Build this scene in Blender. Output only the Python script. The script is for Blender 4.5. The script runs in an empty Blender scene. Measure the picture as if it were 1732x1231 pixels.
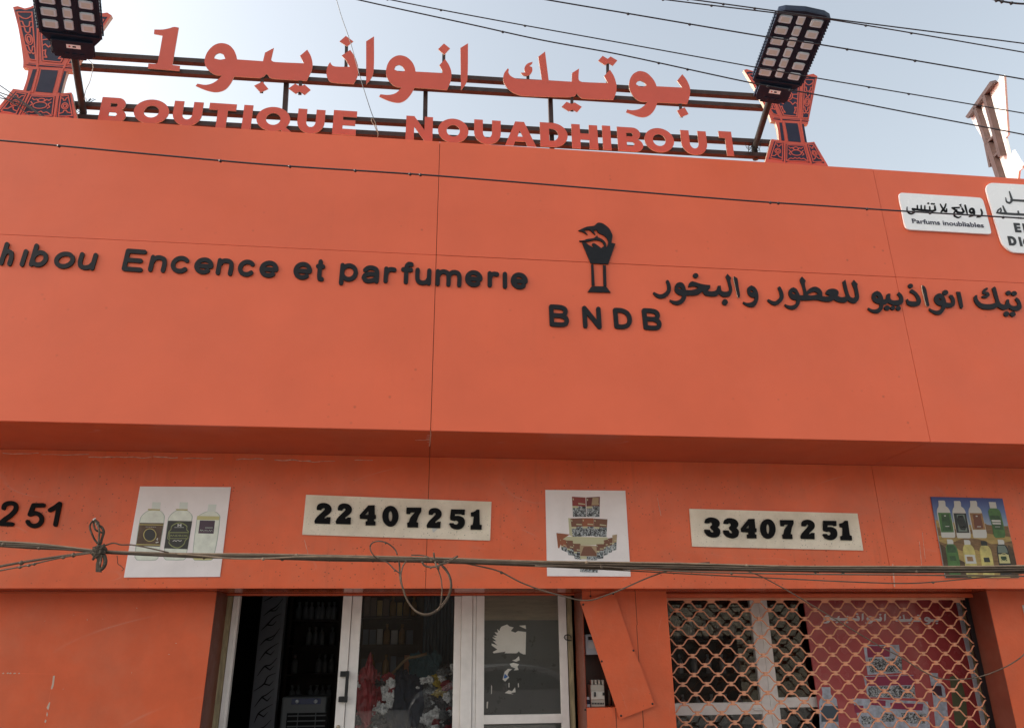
import bpy, bmesh, math, random
import numpy as np
from mathutils import Vector, Matrix, noise as mnoise
from mathutils.geometry import delaunay_2d_cdt
random.seed(11)
R_ = math.radians
SC = bpy.context.scene
COL = SC.collection

# ------------------------------------------------------------------ camera, sky, sun, exposure
F_PX, YAW, PITCH, ROLL = 1261.43, .1139, .3616, -.0080
CAM = np.array([0.0, -5.46, 1.70])
fwd = np.array([math.sin(YAW)*math.cos(PITCH), math.cos(YAW)*math.cos(PITCH), math.sin(PITCH)])
r0 = np.array([math.cos(YAW), -math.sin(YAW), 0]); u0 = np.cross(r0, fwd)
rgt = math.cos(ROLL)*r0 + math.sin(ROLL)*u0
upv = -math.sin(ROLL)*r0 + math.cos(ROLL)*u0
cam = bpy.data.cameras.new('camera'); cob = bpy.data.objects.new('camera', cam); COL.objects.link(cob)
cam.sensor_width = 36; cam.sensor_fit = 'HORIZONTAL'; cam.lens = 36*F_PX/1732
cam.clip_start = .05; cam.clip_end = 3000
cob.matrix_world = Matrix([[rgt[0], upv[0], -fwd[0], CAM[0]], [rgt[1], upv[1], -fwd[1], CAM[1]],
                           [rgt[2], upv[2], -fwd[2], CAM[2]], [0, 0, 0, 1]])
SC.camera = cob
SUN_EL, SUN_ROT = 30, -86
world = bpy.data.worlds.new('World'); SC.world = world; world.use_nodes = True
wn = world.node_tree.nodes; wl = world.node_tree.links
sky = wn.new('ShaderNodeTexSky'); sky.sky_type = 'NISHITA'; sky.sun_disc = False
sky.sun_elevation = R_(SUN_EL); sky.sun_rotation = R_(SUN_ROT % 360)
sky.air_density = 1.7; sky.dust_density = 5.0; sky.ozone_density = 0.3; sky.altitude = 10
hs = wn.new('ShaderNodeHueSaturation'); hs.inputs['Saturation'].default_value = .52
bg = wn['Background']; bg.inputs[1].default_value = .15
wl.new(sky.outputs[0], hs.inputs['Color']); wl.new(hs.outputs[0], bg.inputs[0])
sl = bpy.data.lights.new('sun', 'SUN'); sl.energy = 3.2; sl.angle = R_(.5); sl.color = (1, .95, .87)
so = bpy.data.objects.new('sun', sl); COL.objects.link(so)
sd = Vector((math.sin(R_(SUN_ROT))*math.cos(R_(SUN_EL)), math.cos(R_(SUN_ROT))*math.cos(R_(SUN_EL)), math.sin(R_(SUN_EL))))
so.rotation_euler = sd.to_track_quat('Z', 'Y').to_euler(); so.location = (-6, 12, 20)
SC.view_settings.view_transform = 'Standard'; SC.view_settings.look = 'None'
SC.view_settings.exposure = 0.93; SC.view_settings.gamma = 1
SC.render.engine = 'CYCLES'
SC.cycles.max_bounces = 8; SC.cycles.transparent_max_bounces = 12

# ------------------------------------------------------------------ measuring: a point of the survey photograph on a real plane of the street
def ray(x, y): return fwd + rgt*(x-866)/F_PX - upv*(y-615.5)/F_PX
def P(x, y, Y):
    d = ray(x, y); return CAM + d*(Y-CAM[1])/d[1]
def PN(x, y, o, n):
    d = ray(x, y); n = np.array(n, float); return CAM + d*(np.dot(np.array(o)-CAM, n)/np.dot(d, n))
YF, YL, YW, YD, YG, YB = 0.0, .859, 1.18, 1.55, 1.42, 1.78
Z_TOP, Z_MID, Z_FB, Z_LIN = 5.842, 4.715, 3.221, 2.144
X1, X2 = .004, 4.032

# ------------------------------------------------------------------ 2-D shapes
def smooth(pts, closed=True, sub=4, ang=46):
    p = [np.array(q[:2], float) for q in pts]; n = len(p)
    w = [q[2] if len(q) > 2 else None for q in pts]
    def turn(i):
        if not closed and (i == 0 or i == n-1): return True
        a = p[i]-p[i-1]; b = p[(i+1) % n]-p[i]
        c = np.dot(a, b)/(np.linalg.norm(a)*np.linalg.norm(b)+1e-9)
        return c < math.cos(R_(ang))
    cor = [turn(i) for i in range(n)]
    out = []
    for i in range(n if closed else n-1):
        j = (i+1) % n; a, b = p[i], p[j]; L = np.linalg.norm(b-a)
        if L < 1e-9: continue
        def tan(k, fa, fb):
            if cor[k]: return (b-a)
            t = p[(k+1) % n]-p[k-1]; return t/(np.linalg.norm(t)+1e-9)*L
        m1 = tan(i, a, b); m2 = tan(j, a, b)
        s = 1 if (cor[i] and cor[j]) else sub
        for k in range(s):
            t = k/s; h = (2*t**3-3*t*t+1, t**3-2*t*t+t, -2*t**3+3*t*t, t**3-t*t)
            q = h[0]*a+h[1]*m1+h[2]*b+h[3]*m2
            out.append((q[0], q[1]) if w[i] is None else (q[0], q[1], w[i]*(1-t)+w[j]*t))
    if not closed: out.append(tuple(pts[-1][:2]) + ((w[-1],) if w[-1] is not None else ()))
    return out
def ell(cx, cy, rx, ry, n=24, a0=0):
    return [(cx+rx*math.cos(2*math.pi*k/n+a0), cy+ry*math.sin(2*math.pi*k/n+a0)) for k in range(n)]
def arc(cx, cy, rx, ry, d0, d1, n=14):
    return [(cx+rx*math.cos(R_(d0+(d1-d0)*k/n)), cy+ry*math.sin(R_(d0+(d1-d0)*k/n))) for k in range(n+1)]
def stroke(pts, w=None, closed=False, cap=True, smoothit=True, sub=4):
    """polygons that together cover a line of round-capped pen strokes"""
    if w is not None: pts = [(q[0], q[1], w) for q in pts]
    if smoothit: pts = smooth(pts, closed, sub, 60)
    out = []; n = len(pts)
    for i in range(n if closed else n-1):
        a, b = pts[i], pts[(i+1) % n]
        dx, dy = b[0]-a[0], b[1]-a[1]; L = math.hypot(dx, dy)
        if L < 1e-7: continue
        nx, ny = -dy/L, dx/L; ra, rb = a[2]/2, b[2]/2
        out.append([(a[0]+nx*ra, a[1]+ny*ra), (b[0]+nx*rb, b[1]+ny*rb), (b[0]-nx*rb, b[1]-ny*rb), (a[0]-nx*ra, a[1]-ny*ra)])
    for i, q in enumerate(pts):
        if not cap and not closed and i in (0, n-1): continue
        out.append(ell(q[0], q[1], q[2]/2, q[2]/2, 10, .3+i*.11))
    return out
def shape(adds, subs=()):
    """union of adds minus subs -> (verts2d, tris)"""
    vs, fs = [], []
    for poly in list(adds)+list(subs):
        if sum(a[0]*b[1]-b[0]*a[1] for a, b in zip(poly, list(poly[1:])+[poly[0]])) < 0: poly = list(poly)[::-1]
        k = len(vs); vs += [Vector((float(q[0]), float(q[1]))) for q in poly]; fs.append(list(range(k, len(vs))))
    na = len(adds)
    V, E, Fc, ov, oe, of = delaunay_2d_cdt(vs, [], fs, 1, 1e-6)
    T = []
    for f, o in zip(Fc, of):
        if any(i < na for i in o) and not any(i >= na for i in o):
            a, b, c = [V[i] for i in f[:3]]
            if abs((b-a).cross(c-a)) < 1e-10: continue
            T.append(tuple(f))
    return [(v.x, v.y) for v in V], T

# ------------------------------------------------------------------ mesh builder
ORG = {}
class MB:
    def __init__(s): s.v = []; s.f = []; s.m = []; s.sm = []
    def add(s, vs, fs, m=0, sm=False):
        k = len(s.v); s.v += [tuple(float(c) for c in q) for q in vs]
        for f in fs: s.f.append(tuple(i+k for i in f)); s.m.append(m); s.sm.append(sm)
        return s
    def box(s, x0, x1, y0, y1, z0, z1, m=0):
        v = [(x, y, z) for z in (z0, z1) for y in (y0, y1) for x in (x0, x1)]
        return s.add(v, [(0, 2, 3, 1), (4, 5, 7, 6), (0, 1, 5, 4), (2, 6, 7, 3), (0, 4, 6, 2), (1, 3, 7, 5)], m)
    def hexa(s, a, b, m=0):
        """two matching quads joined to a solid"""
        return s.add(list(a)+list(b), [(0, 1, 2, 3), (7, 6, 5, 4), (0, 4, 5, 1), (1, 5, 6, 2), (2, 6, 7, 3), (3, 7, 4, 0)], m)
    def relief(s, sh, mp, m=0, ms=None):
        V, T = sh; ms = m if ms is None else ms
        used = sorted({i for t in T for i in t}); ix = {u: k for k, u in enumerate(used)}; n = len(used)
        vs = [mp(*V[u], 0) for u in used] + [mp(*V[u], 1) for u in used]
        s.add(vs, [tuple(ix[i] for i in t) for t in T], m)
        k = len(s.v)-2*n
        for t in T: s.f.append(tuple(ix[i]+n+k for i in reversed(t))); s.m.append(ms); s.sm.append(False)
        ec = {}
        for t in T:
            for a, b in zip(t, t[1:]+t[:1]): ec[(a, b)] = ec.get((a, b), 0)+1
        for (a, b) in list(ec):
            if (b, a) not in ec:
                s.f.append((ix[b]+k, ix[a]+k, ix[a]+n+k, ix[b]+n+k)); s.m.append(ms); s.sm.append(False)
        return s
    def tube(s, pts, r, n=6, m=0, cap=True):
        pts = [np.array(q, float) for q in pts]; N = len(pts)
        rs = r if isinstance(r, (list, tuple)) else [r]*N
        t0 = pts[1]-pts[0]; t0 = t0/np.linalg.norm(t0)
        u = np.cross(t0, [0, 0, 1.0]);
        if np.linalg.norm(u) < .05: u = np.cross(t0, [0, 1.0, 0])
        u /= np.linalg.norm(u); vs = []
        for i in range(N):
            t = pts[min(i+1, N-1)]-pts[max(i-1, 0)]; t = t/(np.linalg.norm(t)+1e-12)
            u = u-t*np.dot(u, t); u /= np.linalg.norm(u); w = np.cross(t, u)
            for k in range(n):
                a = 2*math.pi*k/n; vs.append(pts[i]+rs[i]*(math.cos(a)*u+math.sin(a)*w))
        fs = [(i*n+k, i*n+(k+1) % n, (i+1)*n+(k+1) % n, (i+1)*n+k) for i in range(N-1) for k in range(n)]
        if cap: fs += [tuple(range(n-1, -1, -1)), tuple(range((N-1)*n, N*n))]
        return s.add(vs, fs, m, n > 4)
    def lathe(s, prof, c, n=16, m=0, axis=None):
        vs = []
        for (r, h) in prof:
            for k in range(n):
                a = 2*math.pi*k/n; vs.append((c[0]+r*math.cos(a), c[1]+r*math.sin(a), c[2]+h))
        N = len(prof)
        fs = [(i*n+k, i*n+(k+1) % n, (i+1)*n+(k+1) % n, (i+1)*n+k) for i in range(N-1) for k in range(n)]
        fs += [tuple(range(n-1, -1, -1)), tuple(range((N-1)*n, N*n))]
        return s.add(vs, fs, m, True)
    def build(s, name, mats, parent=None, bevel=0, seg=2):
        if not isinstance(mats, (list, tuple)): mats = [mats]
        org = ORG.get(parent.name, np.zeros(3)) if parent else np.zeros(3)
        me = bpy.data.meshes.new(name)
        me.from_pydata([(v[0]-org[0], v[1]-org[1], v[2]-org[2]) for v in s.v], [], s.f)
        for m in mats: me.materials.append(m)
        me.polygons.foreach_set('material_index', s.m); me.polygons.foreach_set('use_smooth', s.sm)
        me.update()
        b = bmesh.new(); b.from_mesh(me); bmesh.ops.recalc_face_normals(b, faces=b.faces); b.to_mesh(me); b.free()
        o = bpy.data.objects.new(name, me); COL.objects.link(o)
        if parent: o.parent = parent
        ORG[o.name] = org
        if bevel:
            bm = o.modifiers.new('edge', 'BEVEL'); bm.width = bevel; bm.segments = seg; bm.limit_method = 'ANGLE'
        return o
def thing(name, label, cat, loc=(0, 0, 0), group=None):
    o = bpy.data.objects.new(name, None); COL.objects.link(o); o.location = [float(c) for c in loc]; o.empty_display_size = .1
    ORG[o.name] = np.array(loc, float); return tag(o, label, cat, group)
def tag(o, label, cat, group=None, kind=None):
    if label: o['label'] = label
    if cat: o['category'] = cat
    if group: o['group'] = group
    if kind: o['kind'] = kind
    return o
def plane(Yf, Yb):
    """px outline -> relief standing on a wall plane; the back is the same outline straight behind"""
    def mp(x, y, k):
        p = P(x, y, Yf); return p if k == 0 else np.array([p[0], Yb, p[2]])
    return mp
def quadmap(q):
    """unit square (0,0)-(1,1), y down, into a photo-measured quad TL TR BR BL"""
    q = [np.array(c, float) for c in q]
    def f(u, v): return tuple((q[0]*(1-u)+q[1]*u)*(1-v)+(q[3]*(1-u)+q[2]*u)*v)
    return f
def Z(x0, y0, s, pts):
    return [(x0+q[0]/s, y0+q[1]/s) + ((q[2]/s,) if len(q) > 2 else ()) for q in pts]
def lean(x, y): return (x-825)/(y+2824.)

# ------------------------------------------------------------------ materials
def M(name, col, rough=.5, metal=0, spec=.5, var=.0, vs=4, bump=0, bs=60, stretch=(1, 1, 1), speck=0, ss=40, speckcol=(.02, .015, .012), sr=.16, sm=(.47, .66),
      scratch=0, streak=0, dust=0, dustcol=(.45, .36, .28), coat=0):
    m = bpy.data.materials.new(name); m.use_nodes = True; N = m.node_tree.nodes; L = m.node_tree.links
    b = N['Principled BSDF']; b.inputs['Roughness'].default_value = rough; b.inputs['Metallic'].default_value = metal
    b.inputs['Specular IOR Level'].default_value = spec; b.inputs['Coat Weight'].default_value = coat
    b.inputs['Base Color'].default_value = (*col, 1)
    tc = N.new('ShaderNodeTexCoord'); mp = N.new('ShaderNodeMapping'); mp.inputs['Scale'].default_value = stretch
    L.new(tc.outputs['Object'], mp.inputs[0]); cur = None
    def nz(scale, detail=5, rough_=.6, vec=None, dist=0):
        n = N.new('ShaderNodeTexNoise'); n.inputs['Scale'].default_value = scale; n.inputs['Detail'].default_value = detail
        n.inputs['Roughness'].default_value = rough_; n.inputs['Distortion'].default_value = dist
        L.new((vec or mp).outputs[0], n.inputs[0]); return n
    def mixc(fac, a, bcol, typ='MIX'):
        x = N.new('ShaderNodeMix'); x.data_type = 'RGBA'; x.blend_type = typ
        if hasattr(fac, 'default_value') or hasattr(fac, 'is_linked'): L.new(fac, x.inputs[0])
        else: x.inputs[0].default_value = fac
        if isinstance(a, tuple): x.inputs[6].default_value = (*a, 1)
        else: L.new(a, x.inputs[6])
        if isinstance(bcol, tuple): x.inputs[7].default_value = (*bcol, 1)
        else: L.new(bcol, x.inputs[7])
        return x.outputs[2]
    def rng(sock, a, bb, c=0, d=1):
        r = N.new('ShaderNodeMapRange'); L.new(sock, r.inputs[0])
        for i, v in enumerate((a, bb, c, d)): r.inputs[i+1].default_value = v
        return r.outputs[0]
    cur = tuple(col)
    if var:
        n = nz(vs); cur = mixc(rng(n.outputs[0], .3, .7), tuple(min(1, c*(1+var)) for c in col), tuple(c*(1-var) for c in col))
    if dust:
        n = nz(2.3, 8, .7); f = rng(n.outputs[0], .45, .75, 0, dust); cur = mixc(f, cur, dustcol)
    if speck:
        v = N.new('ShaderNodeTexVoronoi'); v.inputs['Scale'].default_value = ss; L.new(tc.outputs['Object'], v.inputs[0])
        th = rng(v.outputs['Distance'], sr*.35, sr, 1, 0)
        n = nz(1.7, 4, .6, tc); mk = rng(n.outputs[0], sm[0], sm[1], .0, 1)
        rr = N.new('ShaderNodeSeparateColor'); L.new(v.outputs['Color'], rr.inputs[0])
        sel = rng(rr.outputs[0], .45, .8, 0, 1)
        q = N.new('ShaderNodeMath'); q.operation = 'MULTIPLY'; L.new(th, q.inputs[0]); L.new(mk, q.inputs[1])
        q2 = N.new('ShaderNodeMath'); q2.operation = 'MULTIPLY'; L.new(q.outputs[0], q2.inputs[0]); L.new(sel, q2.inputs[1])
        q3 = N.new('ShaderNodeMath'); q3.operation = 'MULTIPLY'; L.new(q2.outputs[0], q3.inputs[0]); q3.inputs[1].default_value = speck
        cur = mixc(q3.outputs[0], cur, speckcol)
    if scratch:
        n = nz(.9, 2, .5, tc, 1.2); f = N.new('ShaderNodeMath'); f.operation = 'SUBTRACT'; L.new(n.outputs[0], f.inputs[0]); f.inputs[1].default_value = .5
        a = N.new('ShaderNodeMath'); a.operation = 'ABSOLUTE'; L.new(f.outputs[0], a.inputs[0])
        ln = rng(a.outputs[0], .0, .0035, 1, 0); n2 = nz(3.1, 3, .5, tc); mk = rng(n2.outputs[0], .55, .7, 0, scratch)
        q = N.new('ShaderNodeMath'); q.operation = 'MULTIPLY'; L.new(ln, q.inputs[0]); L.new(mk, q.inputs[1])
        cur = mixc(q.outputs[0], cur, (.62, .45, .38))
    if streak:   # rain streaks and grime runs: narrow across, long down the wall
        sm = N.new('ShaderNodeMapping'); sm.inputs['Scale'].default_value = (9, 9, .55); L.new(tc.outputs['Object'], sm.inputs[0])
        n = nz(1.6, 5, .65, sm); n2 = nz(1.1, 3, .5, tc)
        f = rng(n.outputs[0], .54, .72, 0, streak); f2 = rng(n2.outputs[0], .45, .62, 0, 1)
        q = N.new('ShaderNodeMath'); q.operation = 'MULTIPLY'; L.new(f, q.inputs[0]); L.new(f2, q.inputs[1]); cur = mixc(q.outputs[0], cur, (.30, .085, .045))
    if not isinstance(cur, tuple): L.new(cur, b.inputs['Base Color'])
    if rough > .12 and (var or dust):
        n = nz(vs*2.7, 6); L.new(rng(n.outputs[0], .25, .75, rough*.8, min(1, rough*1.25)), b.inputs['Roughness'])
    if bump:
        n = nz(bs, 6); bp = N.new('ShaderNodeBump'); bp.inputs['Strength'].default_value = 1; bp.inputs['Distance'].default_value = bump
        L.new(n.outputs[0], bp.inputs['Height']); L.new(bp.outputs[0], b.inputs['Normal'])
    return m
def glass_mat(name, tint=(.97, .97, .96), ior=1.42, rough=.0):
    m = bpy.data.materials.new(name); m.use_nodes = True; N = m.node_tree.nodes; L = m.node_tree.links
    N.remove(N['Principled BSDF']); out = N['Material Output']
    t = N.new('ShaderNodeBsdfTransparent'); t.inputs[0].default_value = (*tint, 1)
    g = N.new('ShaderNodeBsdfGlossy'); g.inputs['Roughness'].default_value = rough; g.inputs[0].default_value = (1, 1, 1, 1)
    fr = N.new('ShaderNodeFresnel'); fr.inputs[0].default_value = ior
    x = N.new('ShaderNodeMixShader'); L.new(fr.outputs[0], x.inputs[0]); L.new(t.outputs[0], x.inputs[1]); L.new(g.outputs[0], x.inputs[2])
    L.new(x.outputs[0], out.inputs[0]); return m
mt = {}
mt['fascia'] = M('orange_cladding', (.78, .140, .062), .46, spec=.4, streak=.05, var=.05, vs=1.3, speck=.32, ss=11, bump=.0022, bs=1.1)
mt['wall'] = M('orange_cladding_worn', (.82, .142, .050), .36, var=.10, vs=2.6, speck=.8, ss=34, sr=.24, sm=(.40, .58), scratch=.35, dust=.22, dustcol=(.5, .26, .17), bump=.0015, bs=1.5, streak=.28)
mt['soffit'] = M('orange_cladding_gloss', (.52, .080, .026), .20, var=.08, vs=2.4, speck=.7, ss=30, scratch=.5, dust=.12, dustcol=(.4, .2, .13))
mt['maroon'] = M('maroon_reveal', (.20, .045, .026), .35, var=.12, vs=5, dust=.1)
mt['paint'] = M('orange_paint', (.72, .118, .036), .5, var=.09, vs=3.1, speck=.8, ss=36, scratch=.3, dust=.18, dustcol=(.5, .26, .17), bump=.002, bs=40, streak=.15)
mt['seam'] = M('seam_dark', (.16, .05, .026), .9)
mt['core'] = M('panel_core', (.20, .06, .03), .8)
mt['letter'] = M('red_acrylic', (.60, .105, .070), .5, spec=.3, var=.05, vs=3)
mt['cream'] = M('cream_edge', (.50, .41, .32), .5)
mt['black'] = M('black_plastic', (.009, .009, .012), .5, spec=.28, var=.3, vs=30)
mt['blackside'] = M('black_edge', (.010, .010, .012), .6, spec=.2)
mt['digit'] = M('black_foam', (.006, .006, .007), .7, spec=.15)
mt['steel'] = M('brown_steel', (.048, .028, .025), .6, spec=.3, var=.25, vs=8, dust=.12, dustcol=(.12, .055, .035))
mt['pole'] = M('dark_pole', (.022, .022, .022), .55, spec=.3, var=.25, vs=12, dust=.15, dustcol=(.09, .08, .065))
mt['housing'] = M('lamp_housing', (.009, .016, .034), .5, spec=.3, var=.2, vs=10, dust=.1, dustcol=(.06, .065, .08))
mt['lens'] = M('led_lens', (.62, .74, .84), .3, var=.06, vs=40, coat=.3)
mt['lensin'] = M('led_chip', (.58, .62, .60), .5)
mt['navy'] = M('navy_vinyl', (.024, .025, .050), .55, spec=.25, var=.1, vs=6)
mt['whiteboard'] = M('white_sheet', (.62, .60, .58), .4, var=.03, vs=5, dust=.08)
mt['plaque'] = M('white_acrylic', (.92, .92, .94), .25, var=.02, vs=3)
mt['dirtywhite'] = M('stained_white', (.88, .78, .64), .5, var=.12, vs=3.5, speck=1, ss=62, sr=.26, sm=(.40, .55), dust=.4, dustcol=(.42, .33, .2), speckcol=(.05, .04, .02))
mt['poster'] = M('poster_white', (.92, .86, .86), .4, var=.05, vs=4, speck=.8, ss=60, dust=.15, dustcol=(.5, .4, .35))
mt['alu'] = M('white_frame', (.86, .80, .76), .4, var=.06, vs=9, dust=.15, dustcol=(.40, .33, .25))
mt['aluedge'] = M('frame_shadow_gap', (.10, .09, .08), .7)
mt['oldwood'] = M('weathered_jamb', (.36, .29, .17), .75, var=.35, vs=14, stretch=(3, 3, .5), bump=.004, bs=30)
mt['glass'] = glass_mat('clear_glass')
mt['film'] = M('grey_film', (.085, .080, .075), .3, var=.08, vs=5, coat=.6)
mt['tan'] = M('tan_film', (.26, .205, .145), .3, var=.16, vs=9, stretch=(.5, 1, 5), coat=.5)
mt['paper'] = M('torn_paper', (.92, .84, .78), .8, var=.04, vs=8)
mt['blue'] = M('blue_print', (.05, .17, .5), .5)
mt['handle'] = M('black_metal', (.012, .012, .014), .35)
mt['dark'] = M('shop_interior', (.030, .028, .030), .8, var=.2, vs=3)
mt['darkwood'] = M('dark_wood', (.045, .022, .014), .5, var=.3, vs=6, stretch=(4, 4, .5))
mt['concrete'] = M('pavement', (.15, .15, .148), .9, var=.15, vs=1.2, bump=.01, bs=20)
mt['road'] = M('dusty_road', (.14, .14, .14), .95, var=.15, vs=.6, bump=.01, bs=25)
mt['sand'] = M('sandy_ground', (.27, .26, .245), .95, var=.12, vs=.2, bump=.01, bs=12)
mt['kerb'] = M('kerb_stone', (.4, .38, .35), .9, var=.1)
mt['cable'] = M('black_cable', (.018, .016, .022), .5)
mt['oldcable'] = M('grey_brown_cable', (.105, .072, .048), .6, var=.35, vs=12, stretch=(1, 1, 6), dust=.3, dustcol=(.32, .26, .2))
mt['palecable'] = M('pale_cable', (.28, .205, .14), .6, var=.3, vs=14)
mt['browncable'] = M('brown_cable', (.085, .060, .042), .6, var=.35, vs=12, dust=.2, dustcol=(.22, .17, .12))
mt['darkcable'] = M('dark_cable', (.04, .032, .026), .6, var=.3, vs=12, dust=.15)
mt['rope'] = M('dirty_rag', (.075, .058, .042), .9, var=.5, vs=40, bump=.004, bs=120)
mt['grille'] = M('orange_steel', (.80, .35, .20), .45, var=.15, vs=9, dust=.12)
mt['promo'] = M('dark_red_print', (.44, .070, .075), .25, var=.12, vs=2, coat=.3)
mt['printwhite'] = M('grey_print', (.72, .72, .76), .5)
mt['printgrey'] = M('bluegrey_print', (.44, .48, .56), .5, var=.3, vs=25)
mt['meter'] = M('meter_plastic', (.5, .52, .55), .5)
mt['breaker'] = M('breaker_plastic', (.42, .37, .31), .6, var=.1)
def simple(name, col, rough=.5, **k):
    if name not in mt: mt[name] = M(name, col, rough, **k)
    return mt[name]

# ------------------------------------------------------------------ ground
tag(MB().box(-300, 300, -300, 300, -.6, -.16).build('ground', mt['sand']), 'pale sandy ground stretching round the shop', None, kind='structure')
tag(MB().box(-120, 120, -10.5, -2.2, -.3, -.13).build('road', mt['road']), 'dusty street in front of the shop', None, kind='structure')
tag(MB().box(-120, 120, -2.05, 1.2, -.3, 0).build('pavement', mt['concrete']), 'pavement along the orange shop front', None, kind='structure')
tag(MB().box(-120, 120, -2.2, -2.052, -.3, .004).build('kerb', mt['kerb']), 'kerb between pavement and street', None, kind='structure')

# ------------------------------------------------------------------ the shop
XL, XR = -9.0, 8.062
shop = thing('shop_building', 'orange clad single storey shop with a tall overhanging fascia', 'building', ((XL+XR)/2, 3, 0))
G = .0022
xs = [XL, X1-4.028, X1, X2, XR]
xs = [XL, X1-4.028-4.0, X1-4.028, X1, X2, XR]; xs[0] = XL-.2; XL = xs[0]
for i in range(len(xs)-1):
    for (z0, z1, nm) in ((Z_MID, Z_TOP, 'u'), (Z_FB, Z_MID, 'l')):
        a, b = xs[i]+G, xs[i+1]-G
        m = MB()
        dy = random.uniform(-.0012, .0012)
        # a sheet bent into a shallow tray: subdivided front so it can bow a little
        nx, nz = 10, 5; bow = random.uniform(-.003, .003); vs = []
        for k in range(nz+1):
            for j in range(nx+1):
                u, v = j/nx, k/nz
                vs.append((a+(b-a)*u, YF+dy+bow*math.sin(math.pi*u)*math.sin(math.pi*v), z0+G+(z1-z0-2*G)*v))
        m.add(vs, [(k*(nx+1)+j, k*(nx+1)+j+1, (k+1)*(nx+1)+j+1, (k+1)*(nx+1)+j) for k in range(nz) for j in range(nx)], 0, True)
        A, B, C, D = (a, z0+G), (b, z0+G), (b, z1-G), (a, z1-G)
        for p, q in ((A, B), (B, C), (C, D), (D, A)):
            m.add([(p[0], YF+dy, p[1]), (q[0], YF+dy, q[1]), (q[0], YF+.022, q[1]), (p[0], YF+.022, p[1])], [(0, 1, 2, 3)], 0)
        m.build('fascia_panel', mt['fascia'], shop)
MB().box(XL+.01, XR-.01, YF+.025, YF+.12, Z_FB+.03, Z_TOP-.02).build('fascia_backing', mt['seam'], shop)
MB().box(XL, XR, YF+.024, YF+.16, Z_TOP-.004, Z_TOP+.006).build('parapet_cap', mt['fascia'], shop)
for i in range(len(xs)-1):
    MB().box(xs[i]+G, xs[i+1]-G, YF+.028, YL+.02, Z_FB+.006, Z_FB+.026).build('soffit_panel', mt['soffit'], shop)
MB().box(XL, XR, YF+.13, YL+.3, Z_FB+.03, Z_FB+.05).build('soffit_backing', mt['seam'], shop)
for i in range(len(xs)-1):
    MB().box(xs[i]+.002, xs[i+1]-.002, YL, YL+.02, Z_LIN, Z_FB+.004).build('wall_panel', mt['wall'], shop)
MB().box(XL, XR, YL+.022, YL+.1, Z_LIN+.03, Z_FB).build('wall_backing', mt['seam'], shop)
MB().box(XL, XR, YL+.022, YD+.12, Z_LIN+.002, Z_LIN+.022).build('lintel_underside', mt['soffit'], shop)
# lower piers
def pxX(x, y, Y): return P(x, y, Y)[0]
def vpoly(*pts): return shape([list(pts)])
ZB = 0.0
Xa = pxX(366.2, 1003, YW)            # right edge of the left wall
Xb0, Xb1 = pxX(985, 1010, YW), pxX(1127, 1004, YW)
Xc = pxX(1668.5, 998.5, YW)
lw = MB().box(XL, Xa, YW, YW+.5, ZB, Z_LIN)
lw.build('pier', mt['paint'], shop)
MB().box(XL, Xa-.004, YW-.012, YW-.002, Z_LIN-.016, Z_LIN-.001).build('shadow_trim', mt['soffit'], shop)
# pilaster with the open meter recess
def XZ(x0, x1): return None
n0 = [P(*q, YW) for q in Z(980, 1000, 5.329, [(30, 78), (318, 78), (330, 1046), (64, 1048)])]
nX0, nX1 = .5*(n0[0][0]+n0[3][0]), .5*(n0[1][0]+n0[2][0]); nZ1, nZ0 = n0[0][2], n0[3][2]
pil = MB()
pil.box(Xb0, nX0, YW, YW+.36, ZB, Z_LIN); pil.box(nX1, Xb1, YW, YW+.36, ZB, Z_LIN)
pil.box(nX0, nX1, YW, YW+.36, ZB, nZ0); pil.box(nX0, nX1, YW, YW+.36, nZ1, Z_LIN)
pil.box(nX0, nX1, YW+.2, YW+.36, nZ0, nZ1)
pil.build('pilaster', mt['paint'], shop)
for line in ([(505, -10), (520, 300), (536, 640), (560, 900), (578, 1240)], [(328, 1046), (335, 1240)], [(100, -12), (103, 76)]):
    sm_ = MB()
    q = Z(980, 1000, 5.329, line)
    for a, b in zip(q, q[1:]):
        pa, pb = P(*a, YW), P(*b, YW)
        sm_.box(min(pa[0], pb[0])-.0015, max(pa[0], pb[0])+.0015 if abs(pa[0]-pb[0]) < .004 else min(pa[0], pb[0])+.003, YW-.0012, YW+.01, pb[2], pa[2])
    sm_.build('panel_seam', mt['seam'], shop)
MB().box(Xc, XR, YW, 1.455, ZB, Z_LIN).build('pier', mt['paint'], shop)
# deep reveal right of the grille is darker, painted red
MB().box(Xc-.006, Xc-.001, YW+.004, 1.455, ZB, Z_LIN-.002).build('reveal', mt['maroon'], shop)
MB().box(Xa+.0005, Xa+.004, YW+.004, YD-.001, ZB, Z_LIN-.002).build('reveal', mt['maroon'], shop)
MB().box(Xb0-.004, Xb0-.0005, YW+.004, YD-.001, ZB, Z_LIN-.002).build('reveal', mt['maroon'], shop)
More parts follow.
